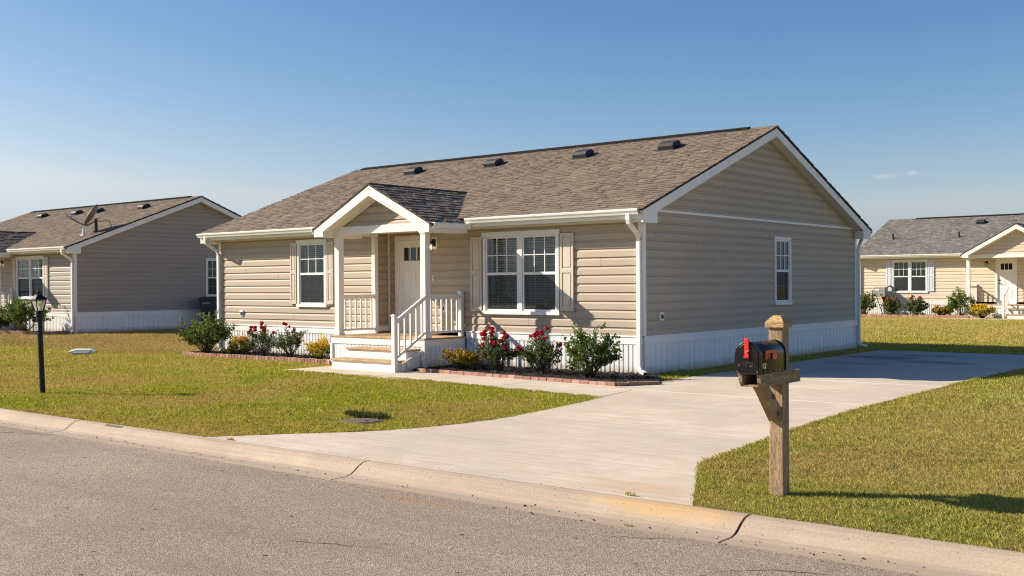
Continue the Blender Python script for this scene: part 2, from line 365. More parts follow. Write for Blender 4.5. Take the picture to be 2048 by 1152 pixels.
# ------------------------------------------------------------------ house builder
def lap_siding(mb, xf, s0, s1, z0, z1, holes=(), clip=None, e=.167, zb=.725, plain=False):
    mb.xf = xf
    zs = set([z0, z1])
    k = math.floor((z0-zb)/e)
    z = zb+k*e
    while z < z1:
        for t in (0, .66, .80):
            q = z+t*e
            if z0 < q < z1: zs.add(q)
        z += e
    for h in holes:
        for q in (h[2], h[3]):
            if z0 < q < z1: zs.add(q)
    zs = sorted(zs)
    def off(z, upper):   # outward offset of the lap at height z
        t = ((z-zb)/e) % 1.0
        if t > .9999 or t < .0001: t = 1.0 if upper else 0.0
        if t <= .66: return .025-.003*t/.66
        if t <= .80: return .022-.016*(t-.66)/.14
        return .006-.003*(t-.8)/.2
    for a, b in zip(zs[:-1], zs[1:]):
        oa = off(a, False); ob = off(b, True); mid = (a+b)/2
        ca = clip(a) if clip else (s0, s1); cb = clip(b) if clip else (s0, s1)
        if ca[1]-ca[0] < .01: continue
        iv = [(ca[0], ca[1], cb[0], cb[1])]
        for h in holes:
            if h[2] < mid < h[3]:
                nv = []
                for (p, q, r, t) in iv:
                    if h[0] > p and h[1] < q: nv += [(p, h[0], r, h[0]), (h[1], q, h[1], t)]
                    else: nv.append((p, q, r, t))
                iv = nv
        t = ((a-zb)/e) % 1.0; lip = (t < .001 or t > .999)
        for (p, q, r, w) in iv:
            if w < r: r = w = (r+w)/2
            mb.poly([(p, oa, a), (q, oa, a), (w, ob, b), (r, ob, b)])
            if lip: mb.poly([(p, .003, a), (q, .003, a), (q, oa, a), (p, oa, a)])

def skirting(mb, xf, s0, s1, z0, z1, period=.15, groove=.035, depth=.022):
    mb.xf = xf; n = max(1, round((s1-s0)/period)); p = (s1-s0)/n
    for i in range(n):
        a = s0+i*p; g = groove*(1.0 if i % 2 else .6)
        mb.box(a+g/2, a+p-g/2, 0, depth, z0, z1)
    mb.box(s0, s1, -.03, .002, z0, z1)

def make_window(house, HX, xf, s0, s1, z0, z1, units=1, cols=3, label=None, blinds=True, header=True):
    """window part with frame, glass, muntins, blinds; trim outside dims s0..s1, z0..z1"""
    f = MB(xf); t = .065
    hd = .10 if header else .07
    if header: f.box(s0-.025, s1+.025, -.02, .062, z1-hd, z1)
    else: f.box(s0, s1, -.02, .05, z1-hd, z1)
    f.box(s0-(.02 if header else 0), s1+(.02 if header else 0), -.02, .070, z0, z0+.07)
    f.box(s0, s0+t, -.02, .05, z0+.07, z1-hd); f.box(s1-t, s1, -.02, .05, z0+.07, z1-hd)
    a0, a1, b0, b1 = s0+t, s1-t, z0+.07, z1-hd
    w = (a1-a0)/units; zm = (b0+b1)/2; cells = []
    for u in range(units):
        p, q = a0+u*w, a0+(u+1)*w
        if u > 0: f.box(p-.055, p+.055, -.02, .045, b0, b1)
        p2 = p+(.055 if u > 0 else 0); q2 = q-(.055 if u < units-1 else 0)
        # sash frames
        fr = .038
        f.box(p2, p2+fr, -.05, .028, b0, b1); f.box(q2-fr, q2, -.05, .028, b0, b1)
        f.box(p2+fr, q2-fr, -.05, .026, b0, b0+fr); f.box(p2+fr, q2-fr, -.05, .026, b1-fr, b1)
        f.box(p2+fr, q2-fr, -.05, .032, zm-.028, zm+.028)
        cells.append((p2+fr, q2-fr))
    win = f.build('window', M['white'], house, bevel=.004, HX=HX)
    if label: win['label'] = label
    g = MB(xf); mu = MB(xf); bl = MB(xf); sc = MB(xf); room = MB(xf)
    for (p, q) in cells:
        for (za, zb_, up) in ((zm+.028, b1-.038, 1), (b0+.038, zm-.028, 0)):
            d = .010 if up else -.012
            g.poly([(p, d, za), (q, d, za), (q, d, zb_), (p, d, zb_)])
            dm = (d+.001) if up else (d-.017); th = .017 if up else .013
            for k in range(1, cols):
                c = p+(q-p)*k/cols; mu.box(c-th/2, c+th/2, dm, dm+.014, za, zb_)
            c = (za+zb_)/2; mu.box(p, q, dm+.001, dm+.0155, c-th/2, c+th/2)
            if not up: sc.poly([(p, .018, za), (q, .018, za), (q, .018, zb_), (p, .018, zb_)])
        if blinds:
            z = b0+.05
            while z < b1-.04:
                ang = .68+.18*random.random(); dy = .024*math.cos(ang); dz = .024*math.sin(ang)
                sag = random.uniform(-.003, .003)
                bl.poly([(p-.01, -.075-dy, z-dz), (q+.01, -.075-dy, z-dz+sag), (q+.01, -.075+dy, z+dz+sag), (p-.01, -.075+dy, z+dz)])
                z += .05
            for c in (p+.12*(q-p), p+.88*(q-p)): bl.box(c-.004, c+.004, -.052, -.050, b0, b1)
    room.box(a0-.02, a1+.02, -.32, -.30, b0, b1)
    room.box(a0-.02, a0-.0, -.30, -.055, b0, b1); room.box(a1, a1+.02, -.30, -.055, b0, b1)
    room.box(a0, a1, -.30, -.055, b1-.005, b1+.015); room.box(a0, a1, -.30, -.055, b0-.015, b0+.005)
    g.build('glass', M['glass'], win, HX=HX); mu.build('muntin_grid', M['muntin'], win, HX=HX)
    sc.build('insect_screen', M['screen'], win, HX=HX); room.build('window_recess', M['room'], win, HX=HX)
    if blinds: bl.build('blind', M['blind'], win, HX=HX)
    return win

def make_shutter(house, HX, xf, s0, s1, z0, z1, m):
    b = MB(xf); y = .024
    b.box(s0, s1, .0, .028, z0, z1)
    w = .052; zm = z0+(z1-z0)*.52
    b.box(s0, s0+w, .028, .045, z0, z1); b.box(s1-w, s1, .028, .045, z0, z1)
    for (a, c) in ((z0, z0+.09), (zm-.045, zm+.045), (z1-.07, z1)): b.box(s0+w, s1-w, .028, .0445, a, c)
    for (a, c) in ((z0+.09, zm-.045), (zm+.045, z1-.07)): b.box(s0+w+.022, s1-w-.022, .028, .040, a+.022, c-.022)
    return b.build('shutter', m, house, bevel=.005, HX=HX)

def shingle_slope(mb, origin, U, V, Nn, ulen, vlen, e=.14, keep=None):
    O = Vector(origin); U = Vector(U); V = Vector(V); Nn = Vector(Nn)
    rows = int(math.ceil(vlen/e)); P = lambda u, v, w: tuple(O+U*u+V*v+Nn*w)
    for i in range(rows):
        v0 = i*e-(.0 if i else .02); v1 = min((i+1)*e+.01, vlen)
        u = -random.random()*.3; row = random.uniform(-.08, .08)
        while u < ulen:
            w = random.uniform(.10, .24); a = max(u, 0); c = min(u+w, ulen)
            if c-a > .01 and (keep is None or keep((a+c)/2, v0)):
                th = random.choice((.009, .014, .022)); sl = random.uniform(-.022, .022)
                a2 = min(max(a+sl, 0), ulen); c2 = min(max(c+sl, 0), ulen)
                mb.a = min(1, max(0, random.gauss(.5+row*.6, .22)))
                i0 = mb.v(P(a, v0, th)); i1 = mb.v(P(c, v0, th)); i2 = mb.v(P(c2, v1, .003)); i3 = mb.v(P(a2, v1, .003))
                j0 = mb.v(P(a, v0, -.004)); j1 = mb.v(P(c, v0, -.004))
                mb.face([i0, i1, i2, i3]); mb.face([j0, j1, i1, i0]); mb.face([j0, i0, i3]); mb.face([j1, i2, i1])
            u += w

def gutter_run(mb, x0, x1, y, z, along='x', sgn=-1):
    prof = [(0, 0), (sgn*.115, .012), (sgn*.128, 0), (sgn*.122, -.03), (sgn*.10, -.06), (sgn*.085, -.095), (0, -.095), (0, -.085), (sgn*.078, -.085), (sgn*.112, -.02), (sgn*.112, -.006), (0, -.012)]
    if along == 'x': mb.prism([(y+a, z+b) for a, b in prof], 0, x0, x1)
    else: mb.prism([(y+a, z+b) for a, b in prof], 1, x0, x1)

def make_house(name, loc, o, HX, label, W=10.29, Lh=12.99):
    H = empty(name, loc, label, 'house')
    s = abs(HX[0]); hs = .725; he = 3.10; sl = .377; ov = .40; xr = .27; xl = -Lh-.30
    sid = o['siding']; FR = lambda x, d, z: (x, -d, z)          # front wall frame: outward = -y
    GB = lambda y, d, z: (d, y, z); GL = lambda y, d, z: (-Lh-d, y, z); BK = lambda x, d, z: (x, W+d, z)
    zr = lambda y: he+(min(y, W-y)+ov)*sl
    B = lambda mb, nm, m, par=H, **k: mb.build(nm, m, par, HX=HX, **k)
    wz = 2.93
    # ---- siding
    mb = MB(); hol = [(w[0]+.05, w[1]-.05, w[2]+.05, w[3]-.05) for w in o['wins']]
    rc = o.get('recess')
    if rc:
        r0, r1, rd = rc
        lap_siding(mb, FR, -Lh, r0, hs, wz, [h for h in hol if h[1] < r0]); lap_siding(mb, FR, r1, 0, hs, wz, [h for h in hol if h[0] > r1])
        lap_siding(mb, lambda y, d, z: (r0+d, y, z), 0, rd, hs-.05, wz+.02)
        lap_siding(mb, lambda y, d, z: (r1-d, y, z), 0, rd, hs-.05, wz+.02)
        dz = [(o['door'][0]-.06, o['door'][1]+.06, .5, 2.83)]
        lap_siding(mb, lambda x, d, z: (x, rd-d, z), r0, r1, hs-.05, wz+.02, [(dz[0][0], dz[0][1], .6, 2.83)])
    else:
        lap_siding(mb, FR, -Lh, 0, hs, wz, hol+[(o['door'][0], o['door'][1], .6, 2.78)])
    gh = [(w[0]+.05, w[1]-.05, w[2]+.05, w[3]-.05) for w in o.get('gwins', [])]
    clip = lambda z: ((0, W) if z < he+.0 else (max(0, (z-he+.20)/sl-ov), min(W, W+ov-(z-he+.20)/sl)))
    lap_siding(mb, GB, 0, W, hs, he+.6*0, gh); lap_siding(mb, GB, 0, W, he, he+(W/2+ov)*sl-.22, (), clip)
    lap_siding(mb, GL, 0, W, hs, he); lap_siding(mb, GL, 0, W, he, he+(W/2+ov)*sl-.22, (), clip)
    lap_siding(mb, BK, -Lh, 0, hs, wz)
    # house core, so that nothing shines through
    mb.xf = None
    B(mb, 'siding', sid)
    # ---- white band + skirting
    mb = MB(); dk = o['deck']
    for xf, a, c in ((GB, 0, W), (GL, 0, W), (BK, -Lh, 0), (FR, -Lh, dk[0]), (FR, dk[1], 0)):
        mb.xf = xf; mb.box(a, c, .004, .034, hs-.15, hs+.002); mb.box(a, c, .004, .046, hs-.018, hs+.012)
    B(mb, 'band_trim', M['skirt'], bevel=.003)
    if o.get('gline', True): mb = MB(GB); mb.box(.02, W-.02, .012, .028, he-.022, he+.022); B(mb, 'gable_trim', M['skirt'])
    mb = MB()
    skirting(mb, FR, -Lh, dk[0], -.03, hs-.152, .105, .045, .024); skirting(mb, FR, dk[1], 0, -.03, hs-.152, .105, .045, .024)
    skirting(mb, GB, 0, W, -.03, hs-.152, .21, .016, .016); skirting(mb, GL, 0, W, -.03, hs-.152, .21, .016, .016); skirting(mb, BK, -Lh, 0, -.03, hs-.152)
    B(mb, 'skirting', M['skirt'])
    # ---- corner trims
    for (x, y, sx, sy) in ((0, 0, 1, -1), (0, W, 1, 1), (-Lh, 0, -1, -1)):
        mb = MB(); mb.box(x-sx*.075, x+sx*.032, y, y+sy*.032, hs+.013, wz+.1); mb.box(x, x+sx*.0325, y+sy*.0325, y-sy*.075, hs+.013, he-.03 if sx > 0 else wz+.1)
        mb.box(x-sx*.05, x+sx*.03, y, y+sy*.03, -.02, hs-.151); mb.box(x, x+sx*.03, y+sy*.0305, y-sy*.05, -.02, hs-.151)
        B(mb, 'corner_trim', M['post'] if y == 0 else M['white'], bevel=.003)
    # ---- main roof: deck, shingles
    rz = he+(W/2+ov)*sl; nrm = Vector((0, -sl, 1)).normalized(); Vv = Vector((0, 1, sl)).normalized()
    vlen = (W/2+ov+.04)*math.sqrt(1+sl*sl)
    mb = MB()
    mb.m = 1
    mb.prism([(-ov-.04, he-.045), (W/2, rz-.03), (W+ov+.04, he-.045), (W+ov+.04, he-.022), (W/2, rz-.006), (-ov-.04, he-.022)], 0, xl-.01, xr+.012)
    mb.m = 0
    shingle_slope(mb, (xl-.02, -ov-.04, he-.04*sl), (1, 0, 0), Vv, nrm, xr-xl+.045, vlen)
    shingle_slope(mb, (xr+.025, W+ov+.04, he-.04*sl), (-1, 0, 0), Vector((0, -1, sl)).normalized(), Vector((0, sl, 1)).normalized(), xr-xl+.045, vlen, e=.28)
    roof = B(mb, 'roof', [o['shingle'], M['under']])
    mb = MB(); mb.xf = None
    rv0, rv1 = o.get('ridgevent', (xl+.3, -.38))
    mb.prism([(W/2-.16, rz-.045), (W/2-.15, rz-.01), (W/2, rz+.045), (W/2+.15, rz-.01), (W/2+.16, rz-.045)], 0, rv0, rv1)
    B(mb, 'ridge_vent', M['ridge'], roof)
    for (q0, q1) in ((rv1, xr+.02), (xl-.01, rv0)):
        mb2 = MB(); mb2.prism([(W/2-.14, rz-.045), (W/2, rz+.014), (W/2+.14, rz-.045)], 0, q0, q1); B(mb2, 'ridge_cap', o['shingle'], roof)
    for vx in o['vents']:
        mb = MB(); y0 = 4.0; z0 = zr(y0)
        mb.xf = lambda a, b_, c: (vx+a, y0+b_*nrm.z-c*sl*nrm.z, z0+b_*sl*nrm.z+c*nrm.z)
        mb.box(-.25, .25, -.24, .26, .004, .022)
        mb.prism([(-.19, .02), (.17, .02), (.17, .10), (.08, .155), (-.12, .155), (-.19, .11)], 0, -.2, .2)
        B(mb, 'roof_vent', M['vent'], bevel=.012)
    for (vx, vy) in o.get('pipes', []):
        mb = MB(); z0 = zr(vy); mb.tube([(vx, vy, z0-.02), (vx, vy, z0+.28)], .05, 12); mb.tube([(vx, vy, z0-.05), (vx, vy, z0+.1)], [.12, .055], 12)
        B(mb, 'vent_pipe', M['vent'])
    # ---- rake boards with boxed ends, sloping soffits
    for (x0, x1, nm) in ((xr-.022, xr, 'rake_board'), (xl, xl+.022, 'rake_board')):
        mb = MB()
        for flip in (0, 1):
            fy = (lambda y: W-y) if flip else (lambda y: y)
            pts = [(-ov, he-.052), (-ov, he-.27), (.10, he-.27), (.10, zr(.10)-.235), (W/2, rz-.235), (W/2, rz-.052)]
            pts = [(fy(y), z) for y, z in pts]
            mb.prism(pts if not flip else pts[::-1], 0, x0, x1)
        B(mb, nm, M['white'], bevel=.003)
    mb = MB()
    for (x0, x1) in ((0.0, xr-.023), (xl+.023, -Lh)):
        for fy in ((lambda y: y), (lambda y: W-y)):
            mb.prism([(fy(-.0), zr(0)-.215), (fy(W/2), rz-.215), (fy(W/2), rz-.19), (fy(0), zr(0)-.19)], 0, x0, x1)
            mb.prism([(fy(-ov+.004), he-.262), (fy(.095), he-.262), (fy(.095), he-.05), (fy(-ov+.004), he-.05)], 0, x0+.033 if x0 >= 0 else x0, x1 if x0 >= 0 else x1-.033)
        # thin frieze under soffit on gable
    mb.box(xl+.02, xr-.024, -ov+.022, -.002, wz-.008, wz+.012); mb.box(xl+.02, xr-.024, W+.002, W+ov-.022, wz-.008, wz+.012)
    mb.box(-Lh+.08, -.08, -.032, -.003, wz-.055, wz-.009)
    B(mb, 'soffit', M['offwhite'])
    mb = MB(); px0, px1 = o['porch'][0]-o['porch'][1], o['porch'][0]+o['porch'][1]
    mb.box(xl+.023, xr-.024, -ov, -ov+.02, wz-.03, he-.055); B(mb, 'fascia', M['white'])
    mb = MB(); mb.box(xl+.023, xr-.024, W+ov-.02, W+ov, wz-.03, he-.055); B(mb, 'fascia', M['white'])
    # ---- gutters and downspouts
    mb = MB()
    for ga in ((xl, px0-.02, -ov-.003, he-.03), (px1+.02, xr-.05, -ov-.003, he-.03), (xl, xr, W+ov+.003, he-.03, 'x', 1)):
        mb = MB(); gutter_run(mb, *ga); B(mb, 'gutter', M['gutter'])
    def spout(x, y, sg, jog, foot):
        mb = MB(); w = .062
        yo = y-sg*0.0
        path = [(x-jog, yo+sg*(-ov-.07), he-.12), (x-jog, yo+sg*(-ov-.07), he-.21), (x-jog*.92, yo+sg*(-ov-.05), he-.27), (x-.03*np.sign(jog)*0, yo+sg*(-.11), he-.47), (x, yo+sg*(-.075), he-.55), (x, yo+sg*(-.075), .16), (x+foot*.03, yo+sg*(-.09), .10), (x+foot*.17, yo+sg*(-.16), .055)]
        for i_ in range(len(path)-1):
            p_, q_ = Vector(path[i_]), Vector(path[i_+1]); d = (q_-p_).normalized()
            mb.bar(p_-d*.02, q_+d*.02, .085, .062, up=(0, sg, .001) if abs(d.z) > .6 else (0, 0, 1))
        ob = B(mb, 'downspout', M['gutter'], bevel=.008)
        e_ = Vector(path[-1]); d = (Vector(path[-1])-Vector(path[-2])).normalized()
        mb = MB(); mb.bar(e_+d*.012, e_+d*.024, .06, .042); B(mb, 'outlet', M['black'], ob)
        return ob
    spout(-.035, 0, 1, -.03, 1); spout(-Lh+.02, 0, 1, -.0, -1)
    spout(.06, W-.05+.05, -1, .06, 1)
    # ---- windows & shutters
    for w in o['wins']: make_window(H, HX, FR, w[0], w[1], w[2], w[3], w[4])
    for w in o.get('gwins', []): make_window(H, HX, GB, w[0], w[1], w[2], w[3], 1, header=False, blinds=o.get('gblind', False))
    for q in o['shut']: make_shutter(H, HX, lambda x, d, z: (x, -d-.018, z), q[0], q[1], q[2], q[3], o['shutm'])
    # ---- door
    dx0, dx1 = o['door']; dy = rc[2] if rc else 0.0; DF = lambda x, d, z: (x, dy-d, z)
    zd = .655; zt = 2.74
    mb = MB(DF); t = .085
    mb.box(dx0-t, dx0, -.03, .045, zd, zt+.1); mb.box(dx1, dx1+t, -.03, .045, zd, zt+.1); mb.box(dx0, dx1, -.03, .0445, zt, zt+.1)
    mb.box(dx0+.0, dx0+.02, -.03, .02, zd, zt); mb.box(dx1-.02, dx1, -.03, .02, zd, zt)
    mb.box(dx0-.02, dx1+.02, -.03, .07, zd-.03, zd)
    fr = B(mb, 'door_frame', M['white'], bevel=.004)
    mb = MB(DF); a, c = dx0+.021, dx1-.021; w = c-a
    gl0, gl1 = zt-.47, zt-.17
    mb.box(a, c, -.05, -.012, zd+.004, gl0-.03); mb.box(a, c, -.05, -.012, gl1+.03, zt-.004)
    mb.box(a, a+.10*w/.87, -.05, -.012, gl0-.03, gl1+.03); mb.box(c-.10*w/.87, c, -.05, -.012, gl0-.03, gl1+.03)
    ia, ic = a+.10*w/.87, c-.10*w/.87
    mb.box(ia, ic, -.05, -.0, gl0-.03, gl0); mb.box(ia, ic, -.05, -.0, gl1, gl1+.03); mb.box(ia, ia+.03, -.05, -.0, gl0, gl1); mb.box(ic-.03, ic, -.05, 0, gl0, gl1)
    for k in (1, 2):
        q = ia+.03+(ic-ia-.06)*k/3; mb.box(q-.012, q+.012, -.05, -.001, gl0, gl1)
    for (pa, pb) in ((a+.12, a+w/2-.05), (a+w/2+.05, c-.12)):
        for (za, zb_) in ((zd+.18, zd+.72), (zd+.86, gl0-.16)):
            mb.box(pa, pa+.016, -.012, -.003, za, zb_); mb.box(pb-.016, pb, -.012, -.003, za, zb_)
            mb.box(pa+.016, pb-.016, -.012, -.0035, za, za+.016); mb.box(pa+.016, pb-.016, -.012, -.0035, zb_-.016, zb_)
            mb.box(pa+.04, pb-.04, -.012, -.006, za+.04, zb_-.04)
    door = B(mb, 'door', M['door'], bevel=.003)
    mb = MB(DF); mb.poly([(ia, -.03, gl0), (ic, -.03, gl0), (ic, -.03, gl1), (ia, -.03, gl1)]); B(mb, 'door_glass', M['glass'], door)
    mb = MB(DF); mb.box(ia, ic, -.12, -.10, gl0-.02, gl1+.02); B(mb, 'glass_backing', M['room'], door)
    mb = MB(DF); hx = c-.07; mb.tube([(hx, -.012, 1.62), (hx, .05, 1.62)], .026, 12); mb.bar((hx+.01, .05, 1.62), (hx-.10, .052, 1.61), .02, .02); B(mb, 'door_handle', M['black'], door)
    mb = MB(DF); mb.box(hx-.03, hx+.03, -.012, .006, 1.72, 1.80); mb.tube([(hx, .0, 1.76), (hx, .02, 1.76)], .02, 10); B(mb, 'deadbolt', M['black'], door)
    if rc:
        mb = MB(); mb.box(r0, r0+.10, -.034, -.002, hs-.08, wz-.06); mb.box(r0+.101, r0+.108, -.033, .07, hs-.08, wz); mb.box(r0+.02, r0+.034, .075, rd-.025, .655, hs+.06)
        B(mb, 'recess_trim', M['post'], bevel=.003)
        mb = MB(); mb.box(r1-.10, r1, -.034, -.002, hs-.08, wz-.06); B(mb, 'recess_trim', M['post'], bevel=.003)
        mb = MB(); mb.box(r0+.036, r0+.085, rd-.040, rd-.002, hs-.08, wz)
        B(mb, 'recess_trim', M['post'], bevel=.003)
        mb = MB(); mb.box(r0, r1, -.0, rd+.0, wz+.0, wz+.02); B(mb, 'recess_ceiling', M['offwhite'])
    # ---- porch
    pc, ph, prise, ze = o['porch']; yf = o['yfront']; yb = yf+.32; psl = prise/ph
    pz = lambda x: ze+prise-abs(x-pc)*psl
    yr = (ze+prise-he)/sl-ov                           # where the porch ridge meets the main roof
    mb = MB(); mb.m = 1
    for sg in (-1, 1):
        e_ = pc+sg*(ph+.03)
        P0 = [(pc, ze+prise-.012), (e_, ze-.03*psl-.012), (e_, ze-.03*psl-.035), (pc, ze+prise-.035)]
        # sheathing as a wedge that ends under the main roof
        ym_e = max(yf+.3, (ze-.06-he)/sl-ov+.25)
        for (dz, flip) in ((-.012, sg < 0), (-.035, sg > 0)):
            q = [(pc, yf-.01, ze+prise+dz), (e_, yf-.01, ze-.03*psl+dz), (e_, ym_e, ze-.03*psl+dz), (pc, yr+.25, ze+prise+dz)]
            mb.poly(q[::-1] if flip else q)
        mb.poly([(e_, yf-.01, ze-.03*psl-.035), (e_, ym_e, ze-.03*psl-.035), (e_, ym_e, ze-.03*psl-.012), (e_, yf-.01, ze-.03*psl-.012)])
        mb.poly([(pc, yf-.01, ze+prise-.035), (e_, yf-.01, ze-.03*psl-.035), (e_, yf-.01, ze-.03*psl-.012), (pc, yf-.01, ze+prise-.012)])
        mb.m = 0
        n_ = Vector((sg*psl, 0, 1)).normalized(); V_ = Vector((-sg, 0, psl)).normalized(); vl = (ph+.03)*math.sqrt(1+psl*psl)
        def keep(u, v, sg=sg, V_=V_):
            x = e_+V_.x*v; y = (yf-.015+u) if sg > 0 else (yr+.3-u); z = ze-.03*psl+V_.z*v
            return z > he+(y+ov)*sl-.10 or y < -ov-.05
        if sg > 0: shingle_slope(mb, (e_, yf-.015, ze-.03*psl-.006), (0, 1, 0), V_, n_, yr+.3-yf, vl, .14, keep)
        else: shingle_slope(mb, (e_, yr+.3, ze-.03*psl-.006), (0, -1, 0), V_, n_, yr+.315-yf, vl, .14, keep)
        mb.m = 1
    mb.prism([(pc-.11, ze+prise-.11*psl-.0), (pc, ze+prise+.018), (pc+.11, ze+prise-.11*psl), (pc, ze+prise-.02)], 1, yf-.012, yr+.05)
    proof = B(mb, 'porch_roof', [o['shingle'], M['under']])
    mb = MB()
    for sg in (-1, 1):
        e_ = pc+sg*ph; i_ = pc+sg*(ph-.30)
        pts = [(pc, ze+prise-.042), (e_, ze-.042), (e_, ze-.20), (i_, ze-.20), (i_, pz(i_)-.235), (pc, ze+prise-.255)]
        mb.prism(pts if sg < 0 else pts[::-1], 1, yf, yf+.024)
        # raked soffit between fascia and pediment
        mb.prism([(pc, ze+prise-.235), (i_, pz(i_)-.215), (i_, pz(i_)-.19), (pc, ze+prise-.21)], 1, yf+.025, yb+.0)
        mb.prism([(e_, ze-.195), (i_, ze-.195), (i_, ze-.05), (e_, ze-.05)], 1, yf+.025, -.40+.0)
        # small frieze at the pediment edge
        mb.prism([(pc, ze+prise-.236), (i_+.0, pz(i_)-.216), (i_, pz(i_)-.27), (pc, ze+prise-.30)], 1, yb-.045, yb-.005)
    B(mb, 'porch_fascia', M['post'], bevel=.003)
    zb0, zb1 = 2.80, 2.985
    mb = MB(); bx0, bx1 = o['posts'][0]-.09, o['posts'][1]+.09
    zbb = zb0+.02
    mb.box(bx0, bx1, yb-.02, yb+.13, zbb, zb1)
    mb.box(bx0, bx0+.14, yb+.131, -.035, zbb+.001, zb1-.002); mb.box(bx1-.14, bx1, yb+.131, -.035, zbb+.001, zb1-.002)
    B(mb, 'porch_beam', M['post'], bevel=.004)
    mb = MB(); mb.box(bx0+.14, bx1-.14, yb+.131, -.005, zb1-.07, zb1-.05); B(mb, 'porch_ceiling', M['offwhite'])
    mb = MB()
    lap_siding(mb, lambda x, d, z: (x, yb+.03-d, z), pc-ph, pc+ph, zb1-.02, ze+prise-.26, (), lambda z: (pc-max(0, (ze+prise-.25-z)/psl), pc+max(0, (ze+prise-.25-z)/psl)), zb=.725+.03)
    B(mb, 'pediment', sid)
    for sg in (1, -1):
        mb = MB(); gutter_run(mb, yf+.03, -.42, pc+sg*(ph+.004), ze-.02, 'y', sg); B(mb, 'porch_gutter', M['gutter'])
    zk = .63
    for px in o['posts']:
        mb = MB(); y = yb+.055; w = .072
        mb.box(px-w, px+w, y-w, y+w, zk, zbb-.001); mb.box(px-w-.015, px+w+.015, y-w-.015, y+w+.015, zk, zk+.055); mb.box(px-w-.014, px+w+.014, y-w-.014, y+w+.014, zbb-.06, zbb-.0015)
        B(mb, 'porch_post', M['post'], bevel=.005)
    # ---- deck
    d0, d1 = dk; yd = yb-.06
    mb = MB(); y = yd-.02; nb = 9; bw = (rd if rc else .0)-.03-y; bwn = bw/nb
    nb = 9; bwn = (-.048-y)/nb
    for k in range(nb):
        a = y+k*bwn; mb.box(d0-.02, d1+.02, a+.003, a+bwn-.003, zk-.03, zk)
    if rc:
        for k in range(4): a = -.045+k*(rc[2]+.01)/4; mb.box(rc[0]+.04, rc[1]-.04, a+.003, a+(rc[2]+.01)/4-.003, zk-.03, zk)
    deck = B(mb, 'porch_deck', M['deckwood'], bevel=.004)
    mb = MB(); mb.box(d0, d1, yd, yd+.03, zk-.17, zk-.032); mb.box(d1-.03, d1, yd+.03, -.05, zk-.17, zk-.032); mb.box(d0, d0+.03, yd+.03, -.05, zk-.17, zk-.032)
    mb.box(d1-.06, d1+.012, yd-.012, yd+.06, -.02, zk-.171); mb.box(d0-.012, d0+.06, yd-.012, yd+.06, -.02, zk-.171)
    B(mb, 'deck_rim', M['post'], bevel=.003)
    mb = MB(); skirting(mb, lambda x, d, z: (x, yd+.04-d, z), d0+.05, d1-.05, -.02, zk-.171, .12, .02, .02)
    skirting(mb, lambda y, d, z: (d1-.03+d, y, z), yd+.06, -.03, -.02, zk-.171, .13, .018, .018); skirting(mb, lambda y, d, z: (d0+.03-d, y, z), yd+.06, -.03, -.02, zk-.171, .13, .018, .018)
    B(mb, 'deck_skirting', M['skirt'])
    # ---- steps
    s0, s1 = o['steps']; tr = .41; st = None
    for k, z in ((1, .21), (2, .42)):
        yfk = yd-tr*(3-k)+.0
        m1 = MB(); m1.box(s0, s1, yfk, yfk+.025, -.01 if k == 1 else .18, z-.04); m1.box(s1-.03, s1, yfk+.026, yd-.002 if k == 2 else yfk+tr, -.01, z-.04); m1.box(s0, s0+.03, yfk+.026, yd-.002 if k == 2 else yfk+tr, -.01, z-.04)
        ob = B(m1, 'porch_step', M['post'], bevel=.003)
        m2 = MB(); m2.box(s0-.02, s1+.025, yfk-.035, yfk+tr*.48, z-.038, z); m2.box(s0-.02, s1+.025, yfk+tr*.48+.006, yfk+tr-.004 if k == 1 else yd-.004, z-.038, z)
        B(m2, 'tread', M['deckwood'], ob, bevel=.007)
    m1 = MB(); sx = s1+.13
    if o.get('stairrail', True):
        m1.bar((sx-.035, yd-2*tr-.06, .03), (sx-.035, yd-.06, .36), .025, .05)
        B(m1, 'stair_stringer', M['post'])
    # ---- railings
    def rail(name, x0, y0, x1, y1, z0, z1, n, newel=None, zs=.86):
        mb = MB(); mb.bar((x0, y0, z0+zs), (x1, y1, z1+zs), .055, .045); mb.bar((x0, y0, z0+zs-.045), (x1, y1, z1+zs-.045), .035, .04)
        mb.bar((x0, y0, z0+.11), (x1, y1, z1+.11), .045, .05)
        for k in range(n):
            t = (k+.6)/(n+.2); x = x0+(x1-x0)*t; y = y0+(y1-y0)*t; z = z0+(z1-z0)*t
            mb.box(x-.017, x+.017, y-.017, y+.017, z+.12, z+zs-.04)
        r = B(mb, name, M['post'])
        if newel:
            nx, ny, nz0, nz1 = newel; q = MB(); q.box(nx-.045, nx+.045, ny-.045, ny+.045, nz0, nz1); q.box(nx-.058, nx+.058, ny-.058, ny+.058, nz1, nz1+.022)
            q.prism([(nx-.05, nz1+.022), (nx+.05, nz1+.022), (nx+.018, nz1+.045), (nx-.018, nz1+.045)], 1, ny-.05, ny+.05)
            B(q, 'newel_post', M['post'], r, bevel=.004)
        return r
    yp = yb+.055
    nb2 = o.get('nbal', 6)
    rail('porch_railing', o['posts'][0], yp+.07, o['posts'][0], -.12, zk, zk, nb2, (o['posts'][0], -.09, zk, zk+.92))
    rail('porch_railing', o['posts'][1], yp+.07, o['posts'][1], -.12, zk, zk, nb2, (o['posts'][1], -.09, zk, zk+.92))
    if o.get('stairrail', True):
        rail('stair_railing', sx-.02, yd-2*tr-.0, sx-.02, yp-.07, .16, zk+.02, 5, (sx-.02, yd-2*tr-.02, 0, 1.10), zs=.84)
    # ---- wall lamp
    lx, lz = o['lamp']; mb = MB(FR)
    mb.box(lx-.075, lx+.075, .018, .030, lz-.13, lz+.13); lp = B(mb, 'wall_lamp', M['white'], bevel=.003)
